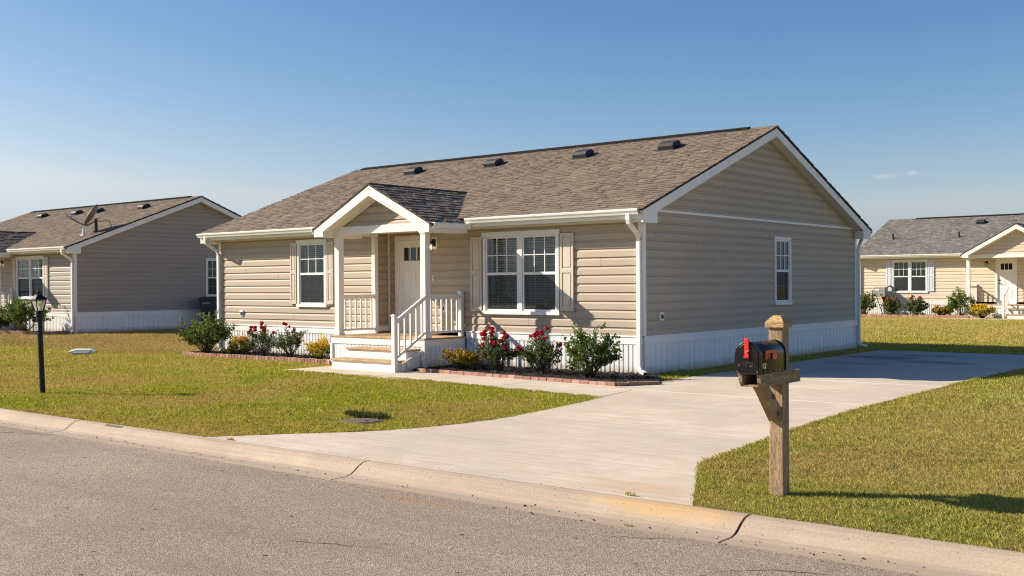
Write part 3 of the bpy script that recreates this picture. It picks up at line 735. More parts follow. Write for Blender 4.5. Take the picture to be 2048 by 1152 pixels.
    mb = MB(FR); mb.box(lx-.045, lx+.045, .031, .055, lz-.07, lz+.09); mb.bar((lx, .05, lz+.02), (lx-.0, .16, lz+.03), .022, .022)
    cx, cy, cz = lx, .18, lz-.08
    for (a, b_) in ((-1,-1),(1,-1),(1,1),(-1,1)): mb.bar((cx+a*.045, cy+b_*.045, cz-.1), (cx+a*.058, cy+b_*.058, cz+.07), .009, .009)
    mb.prism([(cx-.07, cz+.07), (cx+.07, cz+.07), (cx+.03, cz+.115), (cx-.03, cz+.115)], 1, cy-.07, cy+.07); mb.box(cx-.05, cx+.05, cy-.05, cy+.05, cz-.112, cz-.1)
    mb.bar((cx, cy, cz+.1), (cx, cy, cz+.16), .02, .02)
    B(mb, 'lamp_cage', M['black'], lp)
    mb = MB(FR); mb.box(cx-.042, cx+.042, cy-.042, cy+.042, cz-.095, cz+.065); B(mb, 'lamp_glass', M['lampglass'], lp)
    if o.get('lit'): mb = MB(FR); mb.tube([(cx, cy, cz-.05), (cx, cy, cz-.02), (cx, cy, cz+.03)], [.012, .02, .012], 10); B(mb, 'bulb', M['bulb'], lp)
    # ---- outlets
    for (kind, a, z) in o.get('outlets', []):
        xf = FR if kind == 'f' else GB
        mb = MB(xf); mb.box(a-.065, a+.065, .015, .045, z-.08, z+.08); mb.m = 1; mb.box(a-.035, a+.035, .0455, .062, z-.045, z+.03); mb.m = 0; mb.box(a-.045, a+.045, .045, .075, z+.03, z+.05)
        B(mb, 'wall_outlet', [M['white'], M['darkgrey']], bevel=.003)
    if o.get('bell'):
        mb = MB(FR); a, z = o['bell']; mb.box(a-.018, a+.018, .015, .04, z-.06, z+.06); mb.m = 1; mb.tube([(a, .04, z+.01), (a, .046, z+.01)], .01, 8)
        B(mb, 'doorbell', [M['white'], M['darkgrey']], bevel=.003)
    return H, zr

main_o = dict(siding=M['siding'], shingle=M['shingle'], shutm=M['shutter'],
    wins=[(-9.84,-8.79,1.20,2.83,1), (-3.88,-1.91,1.10,2.80,2)], gwins=[(5.49,6.34,1.21,2.76)], gblind=False,
    shut=[(-10.09,-9.865,1.27,2.76), (-8.76,-8.53,1.27,2.76), (-4.22,-3.91,1.16,2.72), (-1.87,-1.55,1.18,2.72)],
    recess=(-7.24,-5.50,.48), door=(-6.88,-5.95), porch=(-5.72,1.73,.87,2.97), yfront=-1.55,
    posts=(-7.06,-4.46), deck=(-7.22,-4.38), steps=(-6.24,-4.50), vents=(-9.8,-6.95,-4.15,-1.78),
    lamp=(-5.28,2.62), lit=True, outlets=[('f',-12.05,1.02), ('g',.61,1.09), ('f',-5.02,1.22)], bell=(-5.32,1.87))
H1, zr = make_house('mobile_home', (0,0,0), main_o, (1,1), 'tan single-storey house in the middle with brown shingle roof and white gabled porch')
left_o = dict(main_o); left_o.update(gline=False, siding=M['siding_left'], shingle=M['shingle_left'], outlets=[], bell=None, vents=(-9.9,-7.0,-5.3,-1.9),
    wins=[(-9.84,-8.79,1.20,2.83,1), (-4.20,-2.12,1.20,2.82,2)], gwins=[(5.49,6.34,1.21,2.76)],
    shut=[(-10.09,-9.865,1.27,2.76), (-8.76,-8.53,1.27,2.76), (-4.53,-4.22,1.26,2.76), (-2.10,-1.80,1.26,2.76)])
H2, _ = make_house('mobile_home', (-27.45,3.9,0), left_o, (1.05,1.05), 'grey-taupe house at the left with satellite dish on its roof')
right_o = dict(main_o); right_o.update(siding=M['siding_cream'], shingle=M['shingle_grey'], shutm=M['shutter_blue'], recess=None,
    wins=[(-3.46,-1.70,1.16,2.84,2)], gwins=[], shut=[(-3.78,-3.50,1.24,2.78), (-1.67,-1.40,1.24,2.78)],
    door=(-7.55,-6.75), porch=(-8.0,2.42,1.36,3.03), yfront=-1.65, posts=(-10.1,-5.78), deck=(-10.25,-5.62), steps=(-9.4,-7.7),
    vents=(-4.9,-7.6,-10.2), pipes=[(-1.05,1.9),(-4.4,1.9)], lamp=(-6.28,2.62), lit=False, outlets=[], bell=None, nbal=9, ridgevent=(-12.6,-1.2))
H3, _ = make_house('mobile_home', (-10.57,37.8,0), right_o, (-1,1), 'cream house in the background at the right with grey shingle roof and pale blue shutters')

# ------------------------------------------------------------------ ground, walks, road
def slab(name, pts, z0, z1, m, kind='structure', bevel=.006):
    mb = MB(); A = [mb.v((x, y, z0)) for x, y in pts]; B = [mb.v((x, y, z1)) for x, y in pts]; n = len(pts)
    mb.face(B); mb.face(A[::-1])
    for k in range(n): mb.face([A[k], A[(k+1)%n], B[(k+1)%n], B[k]])
    o = mb.build(name, m, bevel=bevel); return tag(o, kind=kind) if kind else o
mb = MB(); mb.poly([(-400,-9.80,-.016), (400,-9.80,-.016), (400,600,-.016), (-400,600,-.016)]); mb.poly([(-400,-60,-.03), (400,-60,-.03), (400,-20.3,-.03), (-400,-20.3,-.03)])
tag(mb.build('lawn_ground', M['lawn']), kind='structure')
def arc(p, q, r, n=6): 
    return [tuple((1-t)**2*np.array(p)+2*t*(1-t)*np.array(q)+t*t*np.array(r)) for t in [i/n for i in range(n+1)]]
DL = [(1.54,-3.66)] + arc((1.80,-5.1), (2.25,-7.7), (1.10,-8.80), 8) + [(.30,-9.797)]
DR = [(6.62,-9.797)] + [(5.72,-8.10), (5.45,-6.0), (5.28,-4.28), (5.2,-2.0)]
j1, j2, j3 = -2.35, .95, 5.4
drive = [DL[::1] + DR + [(5.2, j1), (1.30, j1)]]
slab('driveway', drive[0][::-1] if False else [(1.30, j1)] + DL + DR + [(5.2, j1)], -.12, 0, M['concrete'])
slab('driveway', [(.92,j1+.012), (5.2,j1+.012), (5.16,j2), (.82,j2)], -.12, .0, M['concrete'])
slab('driveway', [(.82,j2+.012), (5.16,j2+.012), (5.2,j3), (.80,j3)], -.12, .0, M['concrete'])
slab('driveway', [(.80,j3+.012), (5.2,j3+.012), (5.25,9.75), (.80,9.85)], -.12, .0, M['concrete'])
for (a_, b_, yy) in ((1.32,5.19,j1),(.93,5.16,j2),(.84,5.17,j3)):
    mb = MB(); mb.box(a_, b_, yy-.012, yy+.024, -.02, .0035); tag(mb.build('driveway_joint', M['caulk']), kind='structure')
# front walk, cut by control joints
wf = lambda x: -3.02-.0*(x) + (-.64)*max(0, (x+3.5))/5.04
wb = lambda x: -1.72-.03*(x+4.5)
xs = [-6.78, -4.62, -2.75, -.95, 1.20]
for a, b in zip(xs[:-1], xs[1:]):
    b2 = b-.012
    if b == xs[-1]: P_ = [(a, wf(a)), (1.522,-3.66), (1.286,-2.362), (.905,-2.345), (.905, wb(.905)), (a, wb(a))]
    else: P_ = [(a, wf(a)), (b2, wf(b2)), (b2, wb(b2)), (a, wb(a))]
    slab('walkway', P_, -.1, .0, M['walkc'])
# road and rolled kerb
mb = MB(); mb.poly([(-300,-19.9,-.12), (300,-19.9,-.12), (300,-10.26,-.12), (-300,-10.26,-.12)])
tag(mb.build('road', M['asphalt']), kind='structure')
prof = [(-9.80,-.03),(-9.80,.0),(-9.86,.004),(-9.92,-.006),(-9.97,-.03),(-10.02,-.066),(-10.07,-.096),(-10.13,-.111),(-10.30,-.113),(-10.30,-.2)]
joints = [-300,-60,-40,-20,-13,-7.6,-2.3,3.05,7.12,12.3,17.5,40,300]
mb = MB()
for a, b in zip(joints[:-1], joints[1:]):
    nn = max(1, int((b-a)/.8)) if abs(a) < 30 and abs(b) < 30 else 1
    wob = lambda x: .010*math.sin(x*1.7)+.006*math.sin(x*4.1)
    st = [a+.011+(b-a-.022)*k/nn for k in range(nn+1)]
    rings = [[mb.v((x, y+(wob(x) if y < -10.2 else 0), z)) for y, z in prof] for x in st]
    for r0_, r1_ in zip(rings[:-1], rings[1:]):
        for k in range(len(prof)-1): mb.face([r0_[k], r0_[k+1], r1_[k+1], r1_[k]])
    mb.face(rings[0]); mb.face(rings[-1][::-1])
tag(mb.build('curb', M['curb'], smooth=False), kind='structure')
mb = MB()
for j in joints[3:-2]:
    mb.prism([(-9.82,-.05),(-9.86,-.012),(-9.97,-.045),(-10.07,-.112),(-10.13,-.125),(-10.3,-.127),(-10.3,-.2),(-9.82,-.2)], 0, j-.03, j+.03)
tag(mb.build('curb_joint', M['dirt']), kind='structure')
mb = MB(); mb.prism([(-19.9,-.2),(-19.9,-.113),(-20.1,-.1),(-20.25,0),(-20.3,.0),(-20.3,-.2)], 0, -300, 300); tag(mb.build('curb', M['curb']), kind='structure')
# cracks in the asphalt
def crack(pts, w, seed):
    r = random.Random(seed); mb = MB(); L_ = []; 
    for p, q in zip(pts[:-1], pts[1:]):
        n = max(2, int(math.dist(p, q)/.045))
        for k in range(n):
            t = k/n; L_.append((p[0]+(q[0]-p[0])*t+r.uniform(-.013,.013), p[1]+(q[1]-p[1])*t+r.uniform(-.013,.013)))
    L_.append(pts[-1]); pr = None
    for i, (x, y) in enumerate(L_):
        ww = w*(.4+.8*r.random())*(.3+.7*min(1, min(i, len(L_)-1-i)/6)); a = mb.v((x, y-ww/2, -.118)); b = mb.v((x, y+ww/2, -.118))
        if pr: mb.face([pr[0], a, b, pr[1]])
        pr = (a, b)
    tag(mb.build('road_crack', M['crack']), kind='structure')
crack([(7.35,-11.35),(7.5,-10.95),(7.75,-10.72),(8.1,-10.62)], .012, 1)   # long one, lower right
crack([(6.95,-11.65),(7.2,-11.45),(7.35,-11.35)], .010, 2)
crack([(6.35,-10.62),(6.62,-10.50),(6.93,-10.30)], .010, 3)
crack([(-4.6,-11.2),(-3.3,-10.75),(-2.05,-10.28)], .014, 4)
crack([(4.6,-12.15),(4.95,-12.0),(5.25,-11.9)], .012, 5)

# kerb stamp: a small worn impression in the concrete
mb = MB(); rr = random.Random(3)
for k in range(9):
    x = -1.62+k*.045; mb.bar((x, -9.875, .0055), (x+.03, -9.935, -.011+.004), .010, .003); 
    if k % 2: mb.bar((x, -9.905, .002), (x+.04, -9.895, .003), .008, .003)
tag(mb.build('curb_stamp', M['stamp']), kind='structure')

# ------------------------------------------------------------------ grass blades
cam_loc = Vector((10.787,-17.111,1.712)); yaw = R(-39.138)
def inpoly(x, y, poly):
    c = np.zeros(len(x), bool); n = len(poly); j = n-1
    for i in range(n):
        xi, yi = poly[i]; xj, yj = poly[j]
        with np.errstate(divide='ignore', invalid='ignore'):
            k = ((yi > y) != (yj > y)) & (x < (xj-xi)*(y-yi)/((yj-yi) if yj != yi else 1e-9)+xi)
        c ^= k; j = i
    return c
drive_poly = [(.95,-2.35)] + [(1.30,j1)] + DL + [(.30,-9.95),(6.62,-9.95)] + DR + [(5.2,0),(5.25,9.75),(.80,9.85),(.82,0)]
walk_poly = [(-6.78,wf(-6.78))] + [(x, wf(x)) for x in (-4,-3,-1,1.52)] + [(1.30,-2.3),(1.2,wb(1.2)),(-6.78,wb(-6.78))]
bedR = [(-4.40,-1.62),(.78,-1.93),(1.10,-1.25),(.35,-.02),(-4.4,-.02)]; bedL = [(-12.55,-1.30),(-7.4,-1.10),(-7.15,-.9),(-7.2,-.0),(-12.9,0)]
def houserect(lx, ly, w, l, mir=0): return [(lx-l*(0 if mir else 1), ly), (lx+(l if mir else 0), ly), (lx+(l if mir else 0), ly+w), (lx-l*(0 if mir else 1), ly+w)]
blocks = [drive_poly, walk_poly, bedR, bedL, houserect(0,0,10.3,13), houserect(-27.45,3.9,10.8,13.7), houserect(-10.57,37.8,10.3,13,1), [(-7.3,-1.4),(-4.3,-1.4),(-4.3,0),(-7.3,0)], [(-6.3,-2.2),(-4.2,-2.2),(-4.2,-1),(-6.3,-1)],
   [(.30,-7.95),(1.0,-7.95),(1.0,-7.45),(.3,-7.45)]]
def grass(nmax):
    P = []; tot = 0
    # rings in camera polar coordinates
    rings = [(7.5,9.5,13000),(9.5,12,8500),(12,15,5200),(15,19,3000),(19,24,1700),(24,31,900),(31,40,480),(40,52,260),(52,70,110)]
    hv = R(33)
    for r0_, r1_, dens in rings:
        area = hv*(r1_**2-r0_**2); n = int(area*dens)
        r = np.sqrt(RS.uniform(r0_**2, r1_**2, n)); th = yaw+RS.uniform(-hv, hv, n)
        x = cam_loc.x+r*np.sin(th); y = cam_loc.y+r*np.cos(th)
        ok = (y > -9.80)
        x, y, r = x[ok], y[ok], r[ok]
        bad = np.zeros(len(x), bool)
        for b in blocks: bad |= inpoly(x, y, b)
        x, y, r = x[~bad], y[~bad], r[~bad]
        P.append(np.stack([x, y, r], 1))
    # fringe along paving and kerb edges
    for pl in (DL, DR+[(5.2,-2),(5.16,0.9),(5.2,5.4),(5.25,9.75)], [(x, wf(x)) for x in (-6.78,-4,-3.5,-1,1.5)], [(-16,-9.8),(.25,-9.8)], [(6.7,-9.8),(14,-9.8)]):
        sgn = 1
        for a, b in zip(pl[:-1], pl[1:]):
            l = math.dist(a, b); n = int(l*420); t = RS.rand(n); x = a[0]+(b[0]-a[0])*t+RS.normal(0, .014, n); y = a[1]+(b[1]-a[1])*t+RS.normal(0, .014, n)
            y = np.maximum(y, -9.815)
            r = np.hypot(x-cam_loc.x, y-cam_loc.y); P.append(np.stack([x, y, r], 1))
    P = np.concatenate(P); n = len(P); x, y, r = P.T
    k = np.clip(r/10, .85, 4.5)
    # low frequency height variation
    hf = (1+.25*np.sin(x*1.3+y*.7)*np.sin(y*1.9-x*.4))*(1+.22*np.sin(x*9.1+3*np.sin(y*3.3))*np.sin(y*8.3+2*np.sin(x*2.7)))
    h = RS.uniform(.018, .044, n)*hf*np.clip(k**.15, 1, 1.2)
    w = RS.uniform(.0026, .0052, n)*np.clip(k*1.0, .85, 4.0)
    ang = RS.uniform(0, 2*np.pi, n); lean = RS.uniform(.1, .9, n)*h; la = ang+RS.normal(0, .8, n)+np.pi/2
    bz = np.full(n, -.018)
    V = np.zeros((n, 4, 3), np.float32)
    wx, wy = np.cos(ang)*w/2, np.sin(ang)*w/2
    V[:,0] = np.stack([x-wx, y-wy, bz], 1); V[:,1] = np.stack([x+wx, y+wy, bz], 1)
    mx, my, mz = x+np.cos(la)*lean*.35, y+np.sin(la)*lean*.35, bz+h*.62
    V[:,2] = np.stack([mx+wx*.85, my+wy*.85, mz], 1)
    V[:,3] = np.stack([x+np.cos(la)*lean, y+np.sin(la)*lean, bz+h], 1)
    me = D.meshes.new('grass'); me.vertices.add(n*4); me.vertices.foreach_set('co', V.ravel())
    me.loops.add(n*4); me.loops.foreach_set('vertex_index', np.arange(n*4, dtype=np.int32))
    me.polygons.add(n); me.polygons.foreach_set('loop_start', np.arange(0, n*4, 4, dtype=np.int32))
    me.materials.append(M['grass'])
    at = me.attributes.new('rnd', 'FLOAT', 'FACE'); at.data.foreach_set('value', np.clip(RS.normal(.42, .28, n), 0, 1).astype(np.float32))
    me.update(); me.validate()
    o = D.objects.new('grass', me); COL.objects.link(o); print('blades', n)
    tag(o, 'short yellow-green mown grass covering the lawns', 'grass', kind='stuff')
grass(0)

# ------------------------------------------------------------------ planting beds
def bed(name, poly, edge, label, hb=.095, hcut=None):
    mb = MB(); A = [mb.v((x, y, -.03)) for x, y in poly]; B = [mb.v((x, y, .035)) for x, y in poly]; n = len(poly); mb.face(B)
    for k in range(n): mb.face([A[k], A[(k+1)%n], B[(k+1)%n], B[k]])
    # mulch chips
    xs_ = [p[0] for p in poly]; ys_ = [p[1] for p in poly]
    k = 0
    while k < 1500:
        x = random.uniform(min(xs_), max(xs_)); y = random.uniform(min(ys_), max(ys_)); 
        if not inpoly(np.array([x]), np.array([y]), poly)[0]: k += 1; continue
        a = random.uniform(0, 6.3); l = random.uniform(.02, .05); z = .035+random.uniform(0, .02); mb.a = random.random()
        dx, dy = math.cos(a)*l, math.sin(a)*l; mb.poly([(x-dx, y-dy, z-.01), (x+dy*.4, y-dx*.4, z+.012), (x+dx, y+dy, z), (x-dy*.4, y+dx*.4, z+.015)]); k += 1
    tag(mb.build('mulch_bed', M['mulch']), label, 'mulch', kind='stuff')
def edging(pts, label, hb=.10, bl=.19, w=.085):
    mb = MB()
    for (a, b) in zip(pts[:-1], pts[1:]):
        l = math.dist(a, b); n = max(1, int(l/bl)); d = Vector((b[0]-a[0], b[1]-a[1], 0)).normalized(); nn = Vector((-d.y, d.x, 0))
        for k in range(n):
            p = Vector((a[0], a[1], 0))+d*(l*k/n+.004+random.uniform(0, .004)); q = Vector((a[0], a[1], 0))+d*(l*(k+1)/n-.004)
            mb.a = random.random(); z = hb+random.uniform(-.006, .006); off = nn*random.uniform(-.006, .006)
            p = p+off; q = q+off+nn*random.uniform(-.004, .004)
            mb.bar(p+Vector((0,0,(z-.05)/2)), q+Vector((0,0,(z-.05)/2)), w, z+.05)
    tag(mb.build('brick_edging', M['brick'], bevel=.006), label, 'edging')
bed('b', bedR, None, 'dark mulch in the flower bed between the porch and the corner of the middle house')
bed('b', bedL, None, 'dark mulch in the flower bed left of the porch steps of the middle house')
edging([(-4.20,-1.66),(.74,-2.02),(1.16,-1.33)], 'red brick edging of the flower bed right of the porch, beside the walkway', hb=.06, w=.075)
edging([(-12.95,-.35),(-12.62,-1.36),(-7.42,-1.16),(-7.2,-1.3)], 'pinkish brick edging of the flower bed left of the porch steps', bl=.11, hb=.08)

# ------------------------------------------------------------------ shrubs
def shrub(loc, r, h, n, leafm, leaf=.035, seed=1, blooms=0, bloomm=None, name='shrub', label='', cat='shrub', group=None, topcol=0.0, stems=34, open_=.0, crown=.62, squash=1.0):
    rg = random.Random(seed); o = empty(name, loc, label, cat, group)
    st = MB(); lf = MB(); tips = []
    for k in range(stems):
        a = rg.uniform(0, 2*math.pi); el = math.acos(rg.uniform(0.02, .98)); 
        dirv = Vector((math.sin(el)*math.cos(a)*r*squash, math.sin(el)*math.sin(a)*r*.9, math.cos(el)*h*crown*.95))
        f = rg.uniform(.72, 1.0)*(1.18 if rg.random() < .22+open_ else 1.0)
        tip = Vector((0, 0, h*(1-crown)))+dirv*f
        tip.z = max(.06, tip.z)
        base = Vector((rg.uniform(-.06, .06), rg.uniform(-.06, .06), 0)); m1 = base.lerp(tip, .45)+Vector((0, 0, -.05*h+.12*h*rg.random()))+Vector((rg.uniform(-.05, .05), rg.uniform(-.05, .05), 0))
        P = [base, m1, tip]; st.tube([tuple(p) for p in P], [.011, .006, .0025], 5); tips.append((m1, tip))
    per = int(n*1.35)//stems
    for (m1, tip) in tips:
        tw = rg.uniform(-.15, .15)
        # side twigs
        subs = [(m1, tip)]
        for q in range(4):
            p = m1.lerp(tip, rg.uniform(.1, .85)); e = p+Vector((rg.gauss(0, .13)*r*1.4, rg.gauss(0, .13)*r*1.4, abs(rg.gauss(.06, .10))*h)); subs.append((p, e))
        for k in range(per):
            s = rg.choice(subs); t = rg.random()**.7; p = s[0].lerp(s[1], t)
            p = p+Vector((rg.gauss(0, .018), rg.gauss(0, .018), rg.gauss(0, .018)))
            if p.z < .03: p.z = .03+rg.random()*.05
            L_ = leaf*rg.uniform(.6, 1.25); wd = L_*rg.uniform(.38, .55)
            d = Vector((rg.gauss(0, 1), rg.gauss(0, 1), rg.gauss(.35, .8))).normalized(); u = Vector((rg.gauss(0, 1), rg.gauss(0, 1), rg.gauss(0, 1))); sd = d.cross(u).normalized(); nn = sd.cross(d)
            rel = min(1, max(0, (p.z/h)))
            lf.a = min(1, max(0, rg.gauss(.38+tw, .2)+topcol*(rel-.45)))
            i = [lf.v(tuple(p)), lf.v(tuple(p+d*L_*.5+sd*wd+nn*.004)), lf.v(tuple(p+d*L_)), lf.v(tuple(p+d*L_*.5-sd*wd+nn*.004))]
            c = lf.v(tuple(p+d*L_*.5-nn*wd*.25))
            lf.face([i[0], i[1], c]); lf.face([i[1], i[2], c]); lf.face([i[2], i[3], c]); lf.face([i[3], i[0], c])
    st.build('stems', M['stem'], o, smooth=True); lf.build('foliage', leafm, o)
    if blooms:
        cand = sorted(tips, key=lambda t: -(t[1].z+.35*rg.random()*h-t[1].y*.25-0.0*t[1].x)); 
        for k in range(blooms):
            m1, tip = cand[k % len(cand)]
            c = tip+Vector((rg.gauss(0, .02), rg.gauss(0, .02), .02+abs(rg.gauss(0, .03)))); R_ = rg.uniform(.028, .048)*max(1, leaf/.055)
            bl = MB()
            for cl in range(rg.choice((1, 1, 2, 3))):
                cc = c+Vector((rg.gauss(0, .035), rg.gauss(0, .035), rg.gauss(0, .03))) if cl else c
                for q in range(26):
                    d = Vector((rg.gauss(0, 1), rg.gauss(0, 1), rg.gauss(.3, .9))).normalized(); u = d.cross(Vector((rg.gauss(0, 1), rg.gauss(0, 1), rg.gauss(0, 1)))).normalized(); w_ = d.cross(u)
                    p = cc+d*R_*rg.uniform(.35, .95); s_ = R_*rg.uniform(.45, .75); bl.a = rg.random()
                    bl.poly([tuple(p-u*s_-w_*s_*.8), tuple(p+u*s_-w_*s_*.8+d*.006), tuple(p+u*s_+w_*s_*.8), tuple(p-u*s_+w_*s_*.8+d*.008)])
            bl.build('bloom', bloomm, o)
    return o
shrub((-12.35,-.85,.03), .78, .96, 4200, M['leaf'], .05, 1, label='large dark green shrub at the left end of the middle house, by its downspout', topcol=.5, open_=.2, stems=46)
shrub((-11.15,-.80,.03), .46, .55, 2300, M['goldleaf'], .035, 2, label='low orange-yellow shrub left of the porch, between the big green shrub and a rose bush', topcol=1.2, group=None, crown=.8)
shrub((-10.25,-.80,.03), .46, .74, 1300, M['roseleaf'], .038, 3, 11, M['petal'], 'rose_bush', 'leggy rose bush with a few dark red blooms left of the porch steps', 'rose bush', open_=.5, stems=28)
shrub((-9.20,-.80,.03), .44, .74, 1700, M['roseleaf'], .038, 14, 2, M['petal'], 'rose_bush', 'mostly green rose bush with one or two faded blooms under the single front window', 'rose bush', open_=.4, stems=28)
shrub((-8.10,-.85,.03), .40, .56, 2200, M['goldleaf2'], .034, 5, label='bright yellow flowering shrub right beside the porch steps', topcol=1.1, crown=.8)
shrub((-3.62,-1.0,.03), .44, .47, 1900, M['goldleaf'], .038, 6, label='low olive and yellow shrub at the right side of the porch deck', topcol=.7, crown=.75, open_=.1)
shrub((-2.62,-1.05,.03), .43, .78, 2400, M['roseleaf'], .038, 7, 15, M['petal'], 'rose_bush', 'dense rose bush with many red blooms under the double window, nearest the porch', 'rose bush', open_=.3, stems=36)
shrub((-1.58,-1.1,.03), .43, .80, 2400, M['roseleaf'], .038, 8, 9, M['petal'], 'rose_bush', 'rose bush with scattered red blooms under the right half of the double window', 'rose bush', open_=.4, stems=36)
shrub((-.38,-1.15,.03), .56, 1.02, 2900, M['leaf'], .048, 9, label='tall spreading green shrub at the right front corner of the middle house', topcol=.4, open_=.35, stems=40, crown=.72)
# left house
for i, (x, y, r, h, lm, bl, lab, nm) in enumerate([
    (-28.9,2.7,1.0,1.55,'leaf',0,'rounded green shrub below the double window of the left house, by its corner','shrub'),
    (-30.9,2.5,.9,1.15,'roseleaf',0,'dark leafy shrub behind the black lamp post lantern at the left house','shrub'),
    (-32.3,2.4,.9,1.2,'roseleaf',30,'rose bush with pink-red blooms in front of the left house','rose_bush'),
    (-33.9,2.2,.9,1.25,'roseleaf',36,'rose bush full of magenta blooms cut by the left edge of the photo','rose_bush')]):
    shrub((x, y, 0), r, h, 2600, M[lm], .075, 20+i, bl, M['petalpink'], nm, lab, 'rose bush' if bl else 'shrub', topcol=.4)
# right house
for i, (x, r, h, lm, bl, lab, nm, y) in enumerate([
    (-9.95,.62,1.15,'leaf',0,'green shrub at the left corner of the cream house','shrub',36.9),
    (-8.55,.5,.9,'roseleaf',4,'rose bush directly under the grey wall unit of the cream house','rose_bush',36.9),
    (-7.4,.5,.95,'roseleaf',3,'rose bush under the double window of the cream house','rose_bush',36.9),
    (-6.15,.48,.6,'goldleaf',0,'small round yellow-green shrub near the middle of the cream house wall','shrub',36.9),
    (-5.1,.66,1.35,'leaf',0,'tall green shrub just left of the cream house porch','shrub',36.5),
    (-3.95,.6,.66,'goldleaf2',0,'yellow and orange flowering shrub in front of the cream house porch deck','shrub',35.7)]):
    shrub((x, y, 0), r*1.12, h*1.08, 2000, M[lm], .075, 40+i, bl, M['petal'], nm, lab, 'rose bush' if bl else 'shrub', topcol=.9 if 'gold' in lm else .4)
edging([(-10.6,36.2),(-5.0,36.1),(-4.6,36.0)], 'thin red edging along the bed of the cream house', bl=.25)
edging([(-34.5,1.9),(-31.5,1.8),(-27.6,3.0),(-27.5,3.7)], 'brick edging along the flower bed of the left house', bl=.2)
slab('walkway', [(-36,.9),(-30.3,1.0),(-30.8,1.75),(-36,1.7)], -.08, .0, M['walkc'])
slab('walkway', [(-5.6,34.9),(6,34.6),(6,35.3),(-5.4,35.5)], -.08, .0, M['walkc'])

